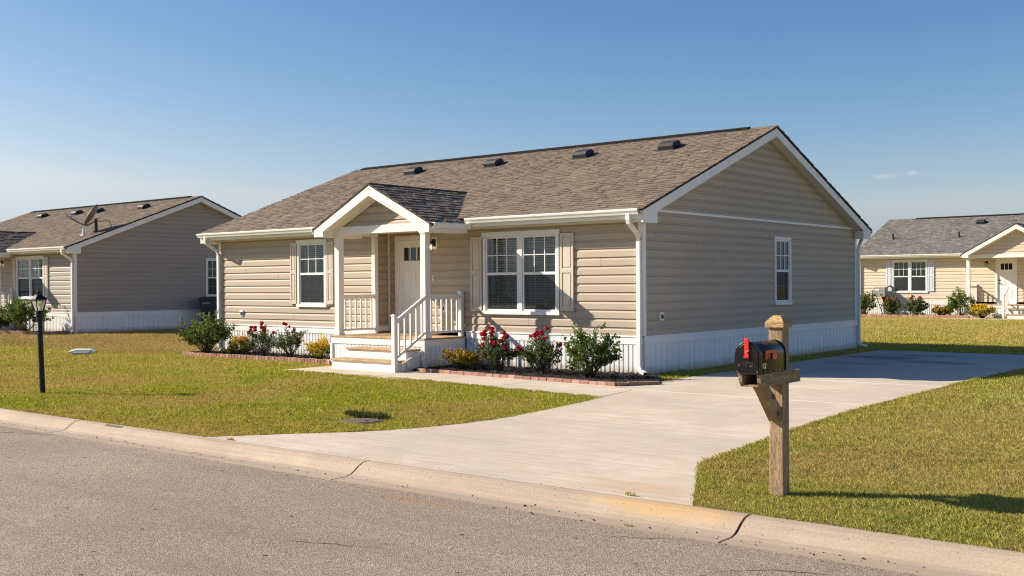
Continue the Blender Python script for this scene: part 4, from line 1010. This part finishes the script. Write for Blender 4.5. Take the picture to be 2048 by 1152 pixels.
# ------------------------------------------------------------------ mailbox
def mailbox():
    o = empty('mailbox', (6.945,-8.97,-.03), 'black rural mailbox with raised red flag on a weathered wooden post beside the driveway', 'mailbox')
    z0 = .03
    mb = MB(); w = .06; mb.box(-w, w, -w, w, 0, 1.40); mb.build('post', M['postwood'], o, bevel=.006)
    mb = MB(); c = .082; h0 = 1.375+.0
    mb.box(-c, c, -c, c, 1.381, 1.425)
    # pyramid-like cap with flat top
    b_ = [mb.v((sx*c, sy*c, 1.425)) for sx, sy in ((-1,-1),(1,-1),(1,1),(-1,1))]; t_ = [mb.v((sx*.035, sy*.035, 1.478)) for sx, sy in ((-1,-1),(1,-1),(1,1),(-1,1))]
    for k in range(4): mb.face([b_[k], b_[(k+1)%4], t_[(k+1)%4], t_[k]])
    mb.face(t_); mb.build('post_cap', M['capwood'], o, bevel=.004)
    # arms: two side boards clasping the post and a bottom board
    yA, yB = -.51, .20; za, zb = .905+z0, 1.00+z0
    for sx in (-1, 1):
        mb = MB(); x0 = sx*.0605; x1 = sx*.0955
        pts = [(yA+.0, za+.035), (yA+.03, za), (yB, za), (yB, zb+.005), (yA-.012, zb+.005)]
        mb.prism(pts, 0, min(x0, x1), max(x0, x1)); mb.build('support_arm', M['armwood'], o, bevel=.004)
    mb = MB(); mb.box(-.060, .060, yA+.02, -.061, za, za+.018); mb.build('shelf_board', M['armwood'], o, bevel=.003)
    mb = MB(); mb.box(-.105, .105, yA-.0, -.062, zb+.006, zb+.014); mb.build('mounting_plate', M['armwood'], o)
    # brace
    mb = MB(); mb.prism([(-.0605, .60+z0), (-.0605, .72+z0), (-.27, .905+z0-.001), (-.395, .905+z0-.001), (-.34, .855+z0), (-.105, .60+z0)], 0, -.044, .044)
    br = mb.build('brace', M['postwood'], o, bevel=.005)
    mb = MB(); mb.tube([(.0445, -.20, .81+z0), (.052, -.20, .81+z0)], .02, 12); mb.tube([(.0445, -.115, .665+z0), (.051, -.115, .665+z0)], .016, 12); mb.build('bolt', M['darkgrey'], br)
    # box body: half-round top extruded in y
    bw = .102; zb0 = zb+.016; zs = zb0+.135; n = 18; yf, yr_ = -.545, -.085
    def outline(w, dz=0): return [(-w, zb0)] + [(-w*math.cos(math.pi*k/n), zs+dz+w*math.sin(math.pi*k/n)) for k in range(n+1)] + [(w, zb0)]
    mb = MB(); m1 = outline(bw); mb.prism([(x, z) for x, z in m1], 1, yf+.02, yr_)
    body = mb.build('box_body', M['mbox'], o, bevel=.002); body.data.polygons.foreach_set('use_smooth', [len(p.vertices) == 4 for p in body.data.polygons])
    mb = MB(); mb.prism(outline(bw+.004), 1, yr_-.012, yr_+.002); mb.prism(outline(bw+.0035), 1, yf+.055, yf+.065); mb.build('box_rim', M['mbox'], o)
    mb = MB(); mb.prism(outline(bw+.007), 1, yf-.004, yf+.026)
    inner = [(x*.90, zb0+.015+(z-zb0)*.90) for x, z in outline(bw)]; mb.prism(inner, 1, yf-.008, yf-.003)
    dr = mb.build('box_door', M['mbox'], o, bevel=.0025)
    mb = MB(); rr = random.Random(5)
    for k in range(9):
        x = -.055+k*.013; mb.bar((x, yf-.009, zb0+.07+rr.uniform(0, .012)), (x+rr.uniform(-.006, .01), yf-.009, zb0+.05+rr.uniform(0, .03)), .002, .002, up=(0,1,0.01))
    mb.bar((-.035, yf-.009, zb0+.085), (.06, yf-.009, zb0+.082), .002, .0025, up=(0,1,.01)); mb.build('embossed_mark', M['greymark'], dr)
    mb = MB()
    for (x, z) in ((-.085, .012), (.085, .012), (-.055, .22), (-.07, .06), (.03, .055)): mb.tube([(x, yf-.004, zb0+z), (x, yf-.012, zb0+z)], .004, 8)
    mb.build('rivet', M['galv'], dr)
    mb = MB(); mb.box(-.018, .018, yf-.022, yf-.009, zb0+.118, zb0+.272); mb.box(-.020, .020, yf-.030, yf-.0225, zb0+.118, zb0+.135); mb.build('door_pull', M['red'], dr, bevel=.002)
    mb = MB(); mb.tube([(0, yf-.022, zb0+.165), (0, yf-.03, zb0+.165)], .006, 10); mb.bar((-.006, yf-.026, zb0+.165), (.026, yf-.026, zb0+.178), .004, .004); mb.build('pull_pin', M['galv'], dr)
    # folded carrier flag on the side
    x = bw+.001; mb = MB(); yq = yf+.075
    mb.box(x, x+.014, yq, yq+.028, zb0+.108, zb0+.172); mb.box(x+.004, x+.012, yq+.03, yq+.195, zb0+.150, zb0+.174); mb.box(x+.004, x+.012, yq+.125, yq+.195, zb0+.100, zb0+.149)
    mb.tube([(x+.010, yq+.045, zb0+.135), (x+.02, yq+.045, zb0+.135)], .016, 12); mb.build('flag', M['red2'], o, bevel=.002)
    mb = MB(); mb.box(x-.0005, x+.0015, yf+.045, yf+.07+.03, zb0+.035, zb0+.075); 
    st = mb.build('sticker', M['white'], o); mb = MB(); mb.box(x+.0016, x+.0024, yf+.06, yf+.083, zb0+.045, zb0+.068); mb.build('sticker_mark', M['darkgrey'], st)
    mb = MB()
    for k in range(5): mb.tube([(x-.001, yf+.08+k*.082, zb0+.012), (x+.005, yf+.08+k*.082, zb0+.012)], .0045, 8)
    mb.build('screw', M['galv'], o)
    return o
m, nt, b, _ = newmat('mailbox_enamel'); v = objco(nt); L(nt, ramp(nt, noise(nt, 14, 4, .6, v), [(.3, (.006,.006,.007)), (.7, (.012,.012,.012))]), b.inputs['Base Color'])
L(nt, ramp(nt, noise(nt, 9, 4, .6, v), [(.3, .18), (.7, .34)]), b.inputs['Roughness']); b.inputs['Specular IOR Level'].default_value = .32; M['mbox'] = m
M['greymark'] = mat_plain('faint_mark', (.05,.05,.05), .6)
mailbox()

# ------------------------------------------------------------------ lamp posts
def lamp_post(loc, lean, label):
    o = empty('lamp_post', loc, label, 'lamp post'); o.rotation_euler = (0, lean, 0)
    mb = MB(); mb.tube([(0,0,-.05), (0,0,1.34)], .043, 16); mb.tube([(0,0,1.22), (0,0,1.30), (0,0,1.36)], [.046, .05, .045], 16); mb.tube([(0,0,0),(0,0,.04)], .06, 16); mb.build('pole', M['black'], o, smooth=False)
    z0, z1, a, b_ = 1.37, 1.55, .048, .088
    mb = MB()
    mb.box(-a-.01, a+.01, -a-.01, a+.01, z0-.02, z0)
    for sx, sy in ((-1,-1),(1,-1),(1,1),(-1,1)): mb.bar((sx*a, sy*a, z0), (sx*b_, sy*b_, z1), .014, .014)
    for (p, q) in (((-1,-1),(1,-1)),((1,-1),(1,1)),((1,1),(-1,1)),((-1,1),(-1,-1))): mb.bar((p[0]*b_, p[1]*b_, z1), (q[0]*b_, q[1]*b_, z1), .018, .018)
    c = .100; B1 = [mb.v((sx*c, sy*c, z1+.008)) for sx, sy in ((-1,-1),(1,-1),(1,1),(-1,1))]; B2 = [mb.v((sx*.028, sy*.028, z1+.09)) for sx, sy in ((-1,-1),(1,-1),(1,1),(-1,1))]
    for k in range(4): mb.face([B1[k], B1[(k+1)%4], B2[(k+1)%4], B2[k]])
    mb.face(B2); mb.face(B1[::-1]); mb.tube([(0,0,z1+.10),(0,0,z1+.13),(0,0,z1+.15),(0,0,z1+.18)], [.02,.03,.012,.004], 10)
    mb.bar((.045, -.05, z1+.09), (.11, -.09, z1+.075), .012, .012)
    lt = mb.build('lantern', M['black'], o)
    mb = MB(); g = .9
    for (p, q) in (((-1,-1),(1,-1)),((1,-1),(1,1)),((1,1),(-1,1)),((-1,1),(-1,-1))):
        mb.poly([(p[0]*a*g, p[1]*a*g, z0+.004), (q[0]*a*g, q[1]*a*g, z0+.004), (q[0]*b_*g, q[1]*b_*g, z1-.004), (p[0]*b_*g, p[1]*b_*g, z1-.004)])
    mb.build('lantern_glass', M['lampglass'], lt)
    mb = MB(); mb.tube([(0,0,z0),(0,0,z0+.05),(0,0,z0+.08),(0,0,z0+.12)], [.02,.022,.035,.02], 12); mb.build('bulb', M['white'], lt)
    mb = MB(); mb.box(-.05, .05, -.058, -.046, 1.05, 1.18); sg = mb.build('number_plate', M['plate'], o, bevel=.003)
    mb = MB()
    for k, z in enumerate((1.155, 1.13, 1.10, 1.075)):
        x = -.04
        while x < .036:
            w_ = random.uniform(.004, .012); mb.box(x, x+w_, -.0595, -.0583, z-.006, z+.006); x += w_+.006
    mb.build('plate_lettering', M['darkgrey'], sg)
    return o
M['plate'] = mat_plain('sign_plate_grey', (.42,.42,.41), .5)
lp = lamp_post((-6.12,-8.38,-.03), R(-4.2), 'leaning black lamp post with clear lantern on the front lawn near the kerb')
lamp_post((-14.1,-6.45,-.03), 0, 'black lamp post out of frame at the left, whose thin shadow crosses the lawn')
# grey number plate faces the road; bins, meter box, dish, wall unit follow
def green_box():
    o = empty('utility_box', (-15.9,-2.25,-.03), 'low pale green utility lid lying in the lawn left of the middle house', 'utility box')
    o.rotation_euler = (0, 0, R(-33)); o.scale = (1.15, 1.15, .6)
    mb = MB(); mb.prism([(-.28,0),(.28,0),(.28,.08),(.18,.17),(-.12,.19),(-.28,.12)], 0, -.45, .25); mb.build('lid', M['green_lid'], o, bevel=.02)
    mb = MB(); mb.prism([(-.24,0),(.22,0),(.18,.12),(-.15,.13)], 0, .25, .72); mb.build('base', M['box_grey'], o, bevel=.015)
    mb = MB(); mb.box(-.2, -.08, -.302, -.28, .04, .10); mb.build('latch', M['darkgrey'], o)
green_box()
def cover():
    o = empty('valve_cover', (.64,-7.70,-.02), 'round brown utility cover sunk in the front lawn by the driveway', 'utility cover')
    mb = MB(); mb.tube([(0,0,-.03),(0,0,.012)], .27, 28); mb.tube([(0,0,.012),(0,0,.02)], .23, 28); mb.build('cover_plate', M['brown_cover'], o)
    mb = MB(); mb.tube([(.1,0,.02),(.1,0,.026)], .03, 10); mb.build('key_hole', M['darkgrey'], o)
cover()
# taller grass behind the cover, coloured dark for the shade of the hollow
M['tuft'] = mat_leaf('tuft_hollow_shade', [(.04,.05,.01),(.10,.11,.02),(.22,.21,.04)], .2)
def tuft(loc, rx, ry, h, n, seed, label, m='grass'):
    rg = random.Random(seed); mb = MB()
    for k in range(n):
        a = rg.uniform(0, 6.283); q = math.sqrt(rg.random()); x, y = math.cos(a)*rx*q, math.sin(a)*ry*q; hh = h*rg.uniform(.5, 1.1); ln = rg.uniform(.1, .6)*hh; b_ = rg.uniform(0, 6.283); w = .004; mb.a = rg.random()*.5
        dx, dy = math.cos(b_), math.sin(b_); mb.poly([(x-dy*w, y+dx*w, 0), (x+dy*w, y-dx*w, 0), (x+dx*ln*.4+dy*w*.8, y+dy*ln*.4-dx*w*.8, hh*.6), (x+dx*ln, y+dy*ln, hh)])
    o = mb.build('grass_tuft', M[m], None); o.location = loc; tag(o, label, 'grass tuft')
tuft((.40,-7.37,-.03), .42, .12, .10, 1100, 1, 'taller grass tuft behind the brown utility cover, coloured dark as the shade of the hollow', 'tuft')
tuft((6.03,-9.76,-.0), .05, .02, .04, 30, 2, 'small weed growing in the joint between driveway and kerb')
tuft((6.35,-10.27,-.12), .05, .02, .03, 30, 3, 'small weed at the road edge of the kerb')
tuft((.75,-9.78,-.0), .08, .015, .035, 40, 4, 'small weed at the left end of the driveway joint on the kerb')
# weeds sprigs by the mailbox lawn edge
def bin_(loc, rz, label):
    o = empty('trash_bin', loc, label, 'trash bin', 'wheeled bins by the left house'); o.rotation_euler = (0, 0, rz); o.scale = (1.08, 1.08, 1.12)
    mb = MB(); b0 = [(-.24,-.26),(.24,-.26),(.24,.26),(-.24,.26)]; b1 = [(-.30,-.34),(.30,-.34),(.30,.36),(-.30,.36)]
    A = [mb.v((x, y, .06)) for x, y in b0]; B = [mb.v((x, y, 1.08)) for x, y in b1]
    for k in range(4): mb.face([A[k], A[(k+1)%4], B[(k+1)%4], B[k]])
    mb.face(B); mb.face(A[::-1]); mb.build('bin_body', M['darkgrey'], o, bevel=.03)
    mb = MB(); mb.prism([(-.40,1.07),(-.38,1.13),(0,1.19),(.36,1.16),(.42,1.09)], 0, -.33, .33); mb.build('lid', M['darkgrey'], o, bevel=.015)
    for sx in (-1, 1):
        mb = MB(); mb.tube([(sx*.25, .26, .13), (sx*.31, .26, .13)], .13, 16); mb.build('wheel', M['black'], o)
    mb = MB(); mb.tube([(-.3,.42,1.02),(.3,.42,1.02)], .018, 8); mb.build('handle', M['darkgrey'], o)
    mb = MB(); mb.box(-.2, .12, -.345, -.335, .92, .98); mb.build('bin_sticker', M['box_grey'], o)
bin_((-26.55,9.25,-.03), R(35), 'dark grey wheeled bin against the gable wall of the left house, the nearer one')
bin_((-26.6,10.25,-.03), R(75), 'dark wheeled bin half hidden by the corner of the middle house')
def dish():
    rx, ry = -27.45-.55, 3.9+1.2
    o = empty('satellite_dish', (rx, ry, 0), 'grey satellite dish with feed arm on the roof of the left house', 'satellite dish')
    zf = lambda dy: (3.10+((ry+dy-3.9)/1.05+.4)*.377)*1.05
    z = zf(0)
    mb = MB(); mb.tube([(0,0,z),(0,0,z+.06),(0,0,z+.50)], [.15,.06,.055], 10); mb.bar((-.12,0,z+.02), (.12,0,z+.02), .2, .04); mb.build('mast', M['darkgrey'], o)
    mb = MB(); mb.tube([(-.15,-.45,zf(-.45)),(-.15,-.45,zf(-.45)+.06),(-.12,-.42,zf(-.45)+.38)], [.13,.045,.035], 10); mb.build('support_foot', M['white'], o)
    # dish bowl, tilted, seen nearly edge-on
    mb = MB(); c = Vector((-.04,-.08,z+.60)); ax = Vector((-.56,-.62,.50)).normalized(); up = Vector((.25,.42,.87)); up = (up-ax*up.dot(ax)).normalized(); sd = ax.cross(up)
    nr, na = 5, 24; rows = []
    for k in range(nr+1):
        q = k/nr; rows.append([mb.v(tuple(c+up*(math.cos(t)*q*.47)+sd*(math.sin(t)*q*.40)+ax*(q*q*.10))) for t in [2*math.pi*j/na for j in range(na)]])
    for k in range(nr):
        for j in range(na): mb.face([rows[k][j], rows[k][(j+1)%na], rows[k+1][(j+1)%na], rows[k+1][j]])
    d = mb.build('dish_bowl', M['dish'], o, smooth=True); so = d.modifiers.new('s', 'SOLIDIFY'); so.thickness = .025
    mb = MB(); lo = c-up*.42; fe = c+ax*.50-up*.30+Vector((-.22,-.16,-.08)); mb.tube([tuple(lo), tuple(lo.lerp(fe, .4)-up*.05), tuple(fe)], [.04,.03,.026], 8); mb.bar(tuple(lo), (0,0,z+.42), .08, .06); mb.build('feed_arm', M['dish'], o)
    mb = MB(); mb.tube([tuple(fe-ax*.05), tuple(fe+ax*.02), tuple(fe+ax*.1)], [.06,.075,.05], 12); mb.tube([tuple(fe+ax*.08), tuple(fe+ax*.16)], .04, 10); mb.build('feed_horn', M['galv'], o)
    mb = MB(); mb.tube([(0,0,z+.40),(.35,.35,z+.42),(.42,.42,zf(.42))], [.015,.015,.015], 6); mb.build('stay_rod', M['dish'], o)
dish()
def wall_unit():
    o = empty('wall_unit', (-9.15,37.8,0), 'grey equipment box on a bracket at the cream house wall, left of its window', 'equipment box')
    mb = MB(); mb.box(-.50, .12, -.62, -.22, .98, 1.46); bx = mb.build('unit_box', M['box_grey'], o, bevel=.025)
    mb = MB(); mb.box(-.42, -.18, -.628, -.62, 1.29, 1.36); mb.build('label_plate', M['white'], bx)
    mb = MB(); mb.box(-.14, -.02, -.628, -.62, 1.04, 1.11); mb.build('latch', M['darkgrey'], bx)
    mb = MB(); mb.prism([(-.62,.97),(-.2,.97),(-.14,.62),(-.2,.55)], 0, -.08, .14); mb.bar((.2,-.1,1.46), (.2,-.1,.0), .05, .08); mb.bar((.32,-.05,1.5), (.32,-.05,.55), .035, .035); mb.bar((-.35,-.55,.98), (-.1,-.3,.0), .03, .03); mb.box(-.60, -.53, -.55, -.45, 1.0, 1.3); mb.build('bracket', M['brown_cover'], o)
    mb = MB(); mb.tube([(.05,-.25,1.44),(.18,-.18,1.52),(.30,-.08,1.45),(.34,-.06,1.25)], .05, 10); mb.build('conduit', M['box_grey'], o)
wall_unit()
# far pink-roofed house glimpsed past the cream house
def far_house():
    o = empty('distant_house', (-34,120,0), 'far pink-roofed house just showing between the middle and cream houses', 'house')
    mb = MB(); mb.box(-12, 8, 0, 10, 0, 3); mb.build('wall', M['siding_cream'], o)
    mb = MB(); mb.prism([(-1,3),(11,3),(5,6.6)], 0, -13, 9); mb.build('roof', M['pinkroof'], o)
    mb = MB()
    for k in range(4): mb.box(-10+k*5, -8.6+k*5, -.05, .02, 1, 2.4)
    mb.build('window', M['room'], o)
far_house()
# grit and pebbles on kerb and road edge
def grit():
    rg = random.Random(9); mb = MB()
    def peb(x, y, z, s):
        p = [mb.v((x+s*a*rg.uniform(.6, 1.3), y+s*b_*rg.uniform(.6, 1.3), z+s*c*.8)) for a, b_, c in ((1,0,.2),(0,1,.2),(-1,0,.2),(0,-1,.2),(0,0,1),(0,0,-.6))]
        for f in ((0,1,4),(1,2,4),(2,3,4),(3,0,4),(1,0,5),(2,1,5),(3,2,5),(0,3,5)): mb.face([p[k] for k in f])
    for k in range(420):
        x = rg.uniform(-10, 12); y = -10.10-abs(rg.gauss(0, .10))
        peb(x, y, -.110 if y > -10.28 else -.117, abs(rg.gauss(.003, .004))+.002); mb.a = rg.random()
    for k in range(120):
        x = rg.uniform(-3, 9); y = rg.uniform(-10.05, -9.83); zz = np.interp(-y, [9.8,9.86,9.92,9.97,10.02,10.07], [0,.004,-.006,-.03,-.066,-.096]); peb(x, y, zz, rg.uniform(.002, .006))
    for k in range(60):
        x = rg.uniform(2, 9); peb(x, rg.uniform(-9.79,-9.7), .002, rg.uniform(.002,.006))
    tag(mb.build('grit', M['dirt']), 'dark grit and small stones scattered along the kerb', 'grit', kind='stuff')
grit()

# ------------------------------------------------------------------ sky, sun, camera
w = D.worlds.new('World'); S.world = w; w.use_nodes = True; nt = w.node_tree; w.cycles.sampling_method = 'MANUAL'; w.cycles.sample_map_resolution = 2048
bg = nt.nodes['Background']; sky = N(nt, 'ShaderNodeTexSky'); sky.sky_type = 'NISHITA'; sky.sun_disc = False
SUN = Vector((-2.88,-1.55,1.92)).normalized(); el = math.asin(SUN.z)
sky.sun_elevation = el; sky.sun_rotation = math.atan2(SUN.x, SUN.y); sky.altitude = 0; sky.air_density = 1.0; sky.dust_density = .6; sky.ozone_density = 2.2
SKYSTR = .10
# two tiny cloud wisps in the sky, by direction
cd = [(1785,371,26,5), (1838,366,14,5)]
f, cx_, cy_ = 2157., 1024., 576.
fw = Vector((math.sin(yaw)*math.cos(R(-.1816)), math.cos(yaw)*math.cos(R(-.1816)), math.sin(R(-.1816)))); rt = Vector((math.cos(yaw), -math.sin(yaw), 0)); up = rt.cross(fw)
ro = R(-.3774); r2 = rt*math.cos(ro)+up*math.sin(ro); u2 = r2.cross(fw)
L(nt, sky.outputs[0], bg.inputs[0]); bg.inputs[1].default_value = SKYSTR
tc = N(nt, 'ShaderNodeTexCoord').outputs['Generated']
sc_ = N(nt, 'ShaderNodeSeparateColor'); L(nt, sky.outputs[0], sc_.inputs[0]); cc_ = N(nt, 'ShaderNodeCombineColor')
ch_ = [math_(nt, 'MULTIPLY', math_(nt, 'POWER', math_(nt, 'MULTIPLY', sc_.outputs[i_], .1), g_), k_*10) for i_, (k_, g_) in enumerate(((1.40, 1.70), (.80, 1.26), (.67, .90)))]
ch_[1] = math_(nt, 'MINIMUM', ch_[1], math_(nt, 'MULTIPLY', ch_[2], .94)); ch_[0] = math_(nt, 'MINIMUM', ch_[0], math_(nt, 'MULTIPLY', ch_[1], .88))
for i_ in range(3): L(nt, ch_[i_], cc_.inputs[i_])
skycol = cc_.outputs[0]
az0 = math.atan2(.0, 1)
for az, elv, wa, we in ((R(-20.09), R(5.30), R(.72), R(.16)), (R(-18.72), R(5.43), R(.40), R(.16))):
    sp = N(nt, 'ShaderNodeSeparateXYZ'); L(nt, tc, sp.inputs[0])
    a_ = math_(nt, 'ARCTAN2', sp.outputs[0], sp.outputs[1]); e_ = math_(nt, 'ARCSINE', sp.outputs[2])
    dx = math_(nt, 'DIVIDE', math_(nt, 'SUBTRACT', a_, az), wa); dy = math_(nt, 'DIVIDE', math_(nt, 'SUBTRACT', e_, elv), we)
    d = math_(nt, 'SQRT', math_(nt, 'ADD', math_(nt, 'MULTIPLY', dx, dx), math_(nt, 'MULTIPLY', dy, dy)))
    d = math_(nt, 'ADD', d, math_(nt, 'MULTIPLY', math_(nt, 'SUBTRACT', noise(nt, 120, 4, .6, scaled(nt, tc, (1, 1, 3))), .5), 1.6))
    skycol = mix(nt, ramp(nt, d, [(.3, .30), (1.1, 0.0)]), skycol, (4.6, 4.2, 4.35))
L(nt, skycol, bg.inputs[0])
sun = D.lights.new('sun', 'SUN'); sun.energy = 5.0; sun.angle = R(.53); sun.color = (1, .88, .725)
so = D.objects.new('sun', sun); COL.objects.link(so); so.rotation_euler = SUN.to_track_quat('Z', 'Y').to_euler()
cam = D.cameras.new('camera'); cam.sensor_width = 36; cam.lens = f/2048*36; cam.clip_end = 2000; cam.clip_start = .05
co = D.objects.new('camera', cam); COL.objects.link(co); S.camera = co
Mx = Matrix(((r2.x, u2.x, -fw.x), (r2.y, u2.y, -fw.y), (r2.z, u2.z, -fw.z))).to_4x4(); Mx.translation = cam_loc; co.matrix_world = Mx
S.view_settings.view_transform = 'Standard'; S.view_settings.look = 'None'; S.view_settings.exposure = .8; S.view_settings.gamma = 1
S.render.resolution_x = 1024; S.render.resolution_y = 576
try:
    S.cycles.max_bounces = 8; S.cycles.transparent_max_bounces = 16; S.cycles.use_denoising = True; S.cycles.denoising_prefilter = 'NONE'; S.cycles.denoiser = 'OPENIMAGEDENOISE'; S.cycles.denoising_input_passes = 'RGB_ALBEDO_NORMAL'; S.cycles.filter_width = 1.1
except Exception: pass
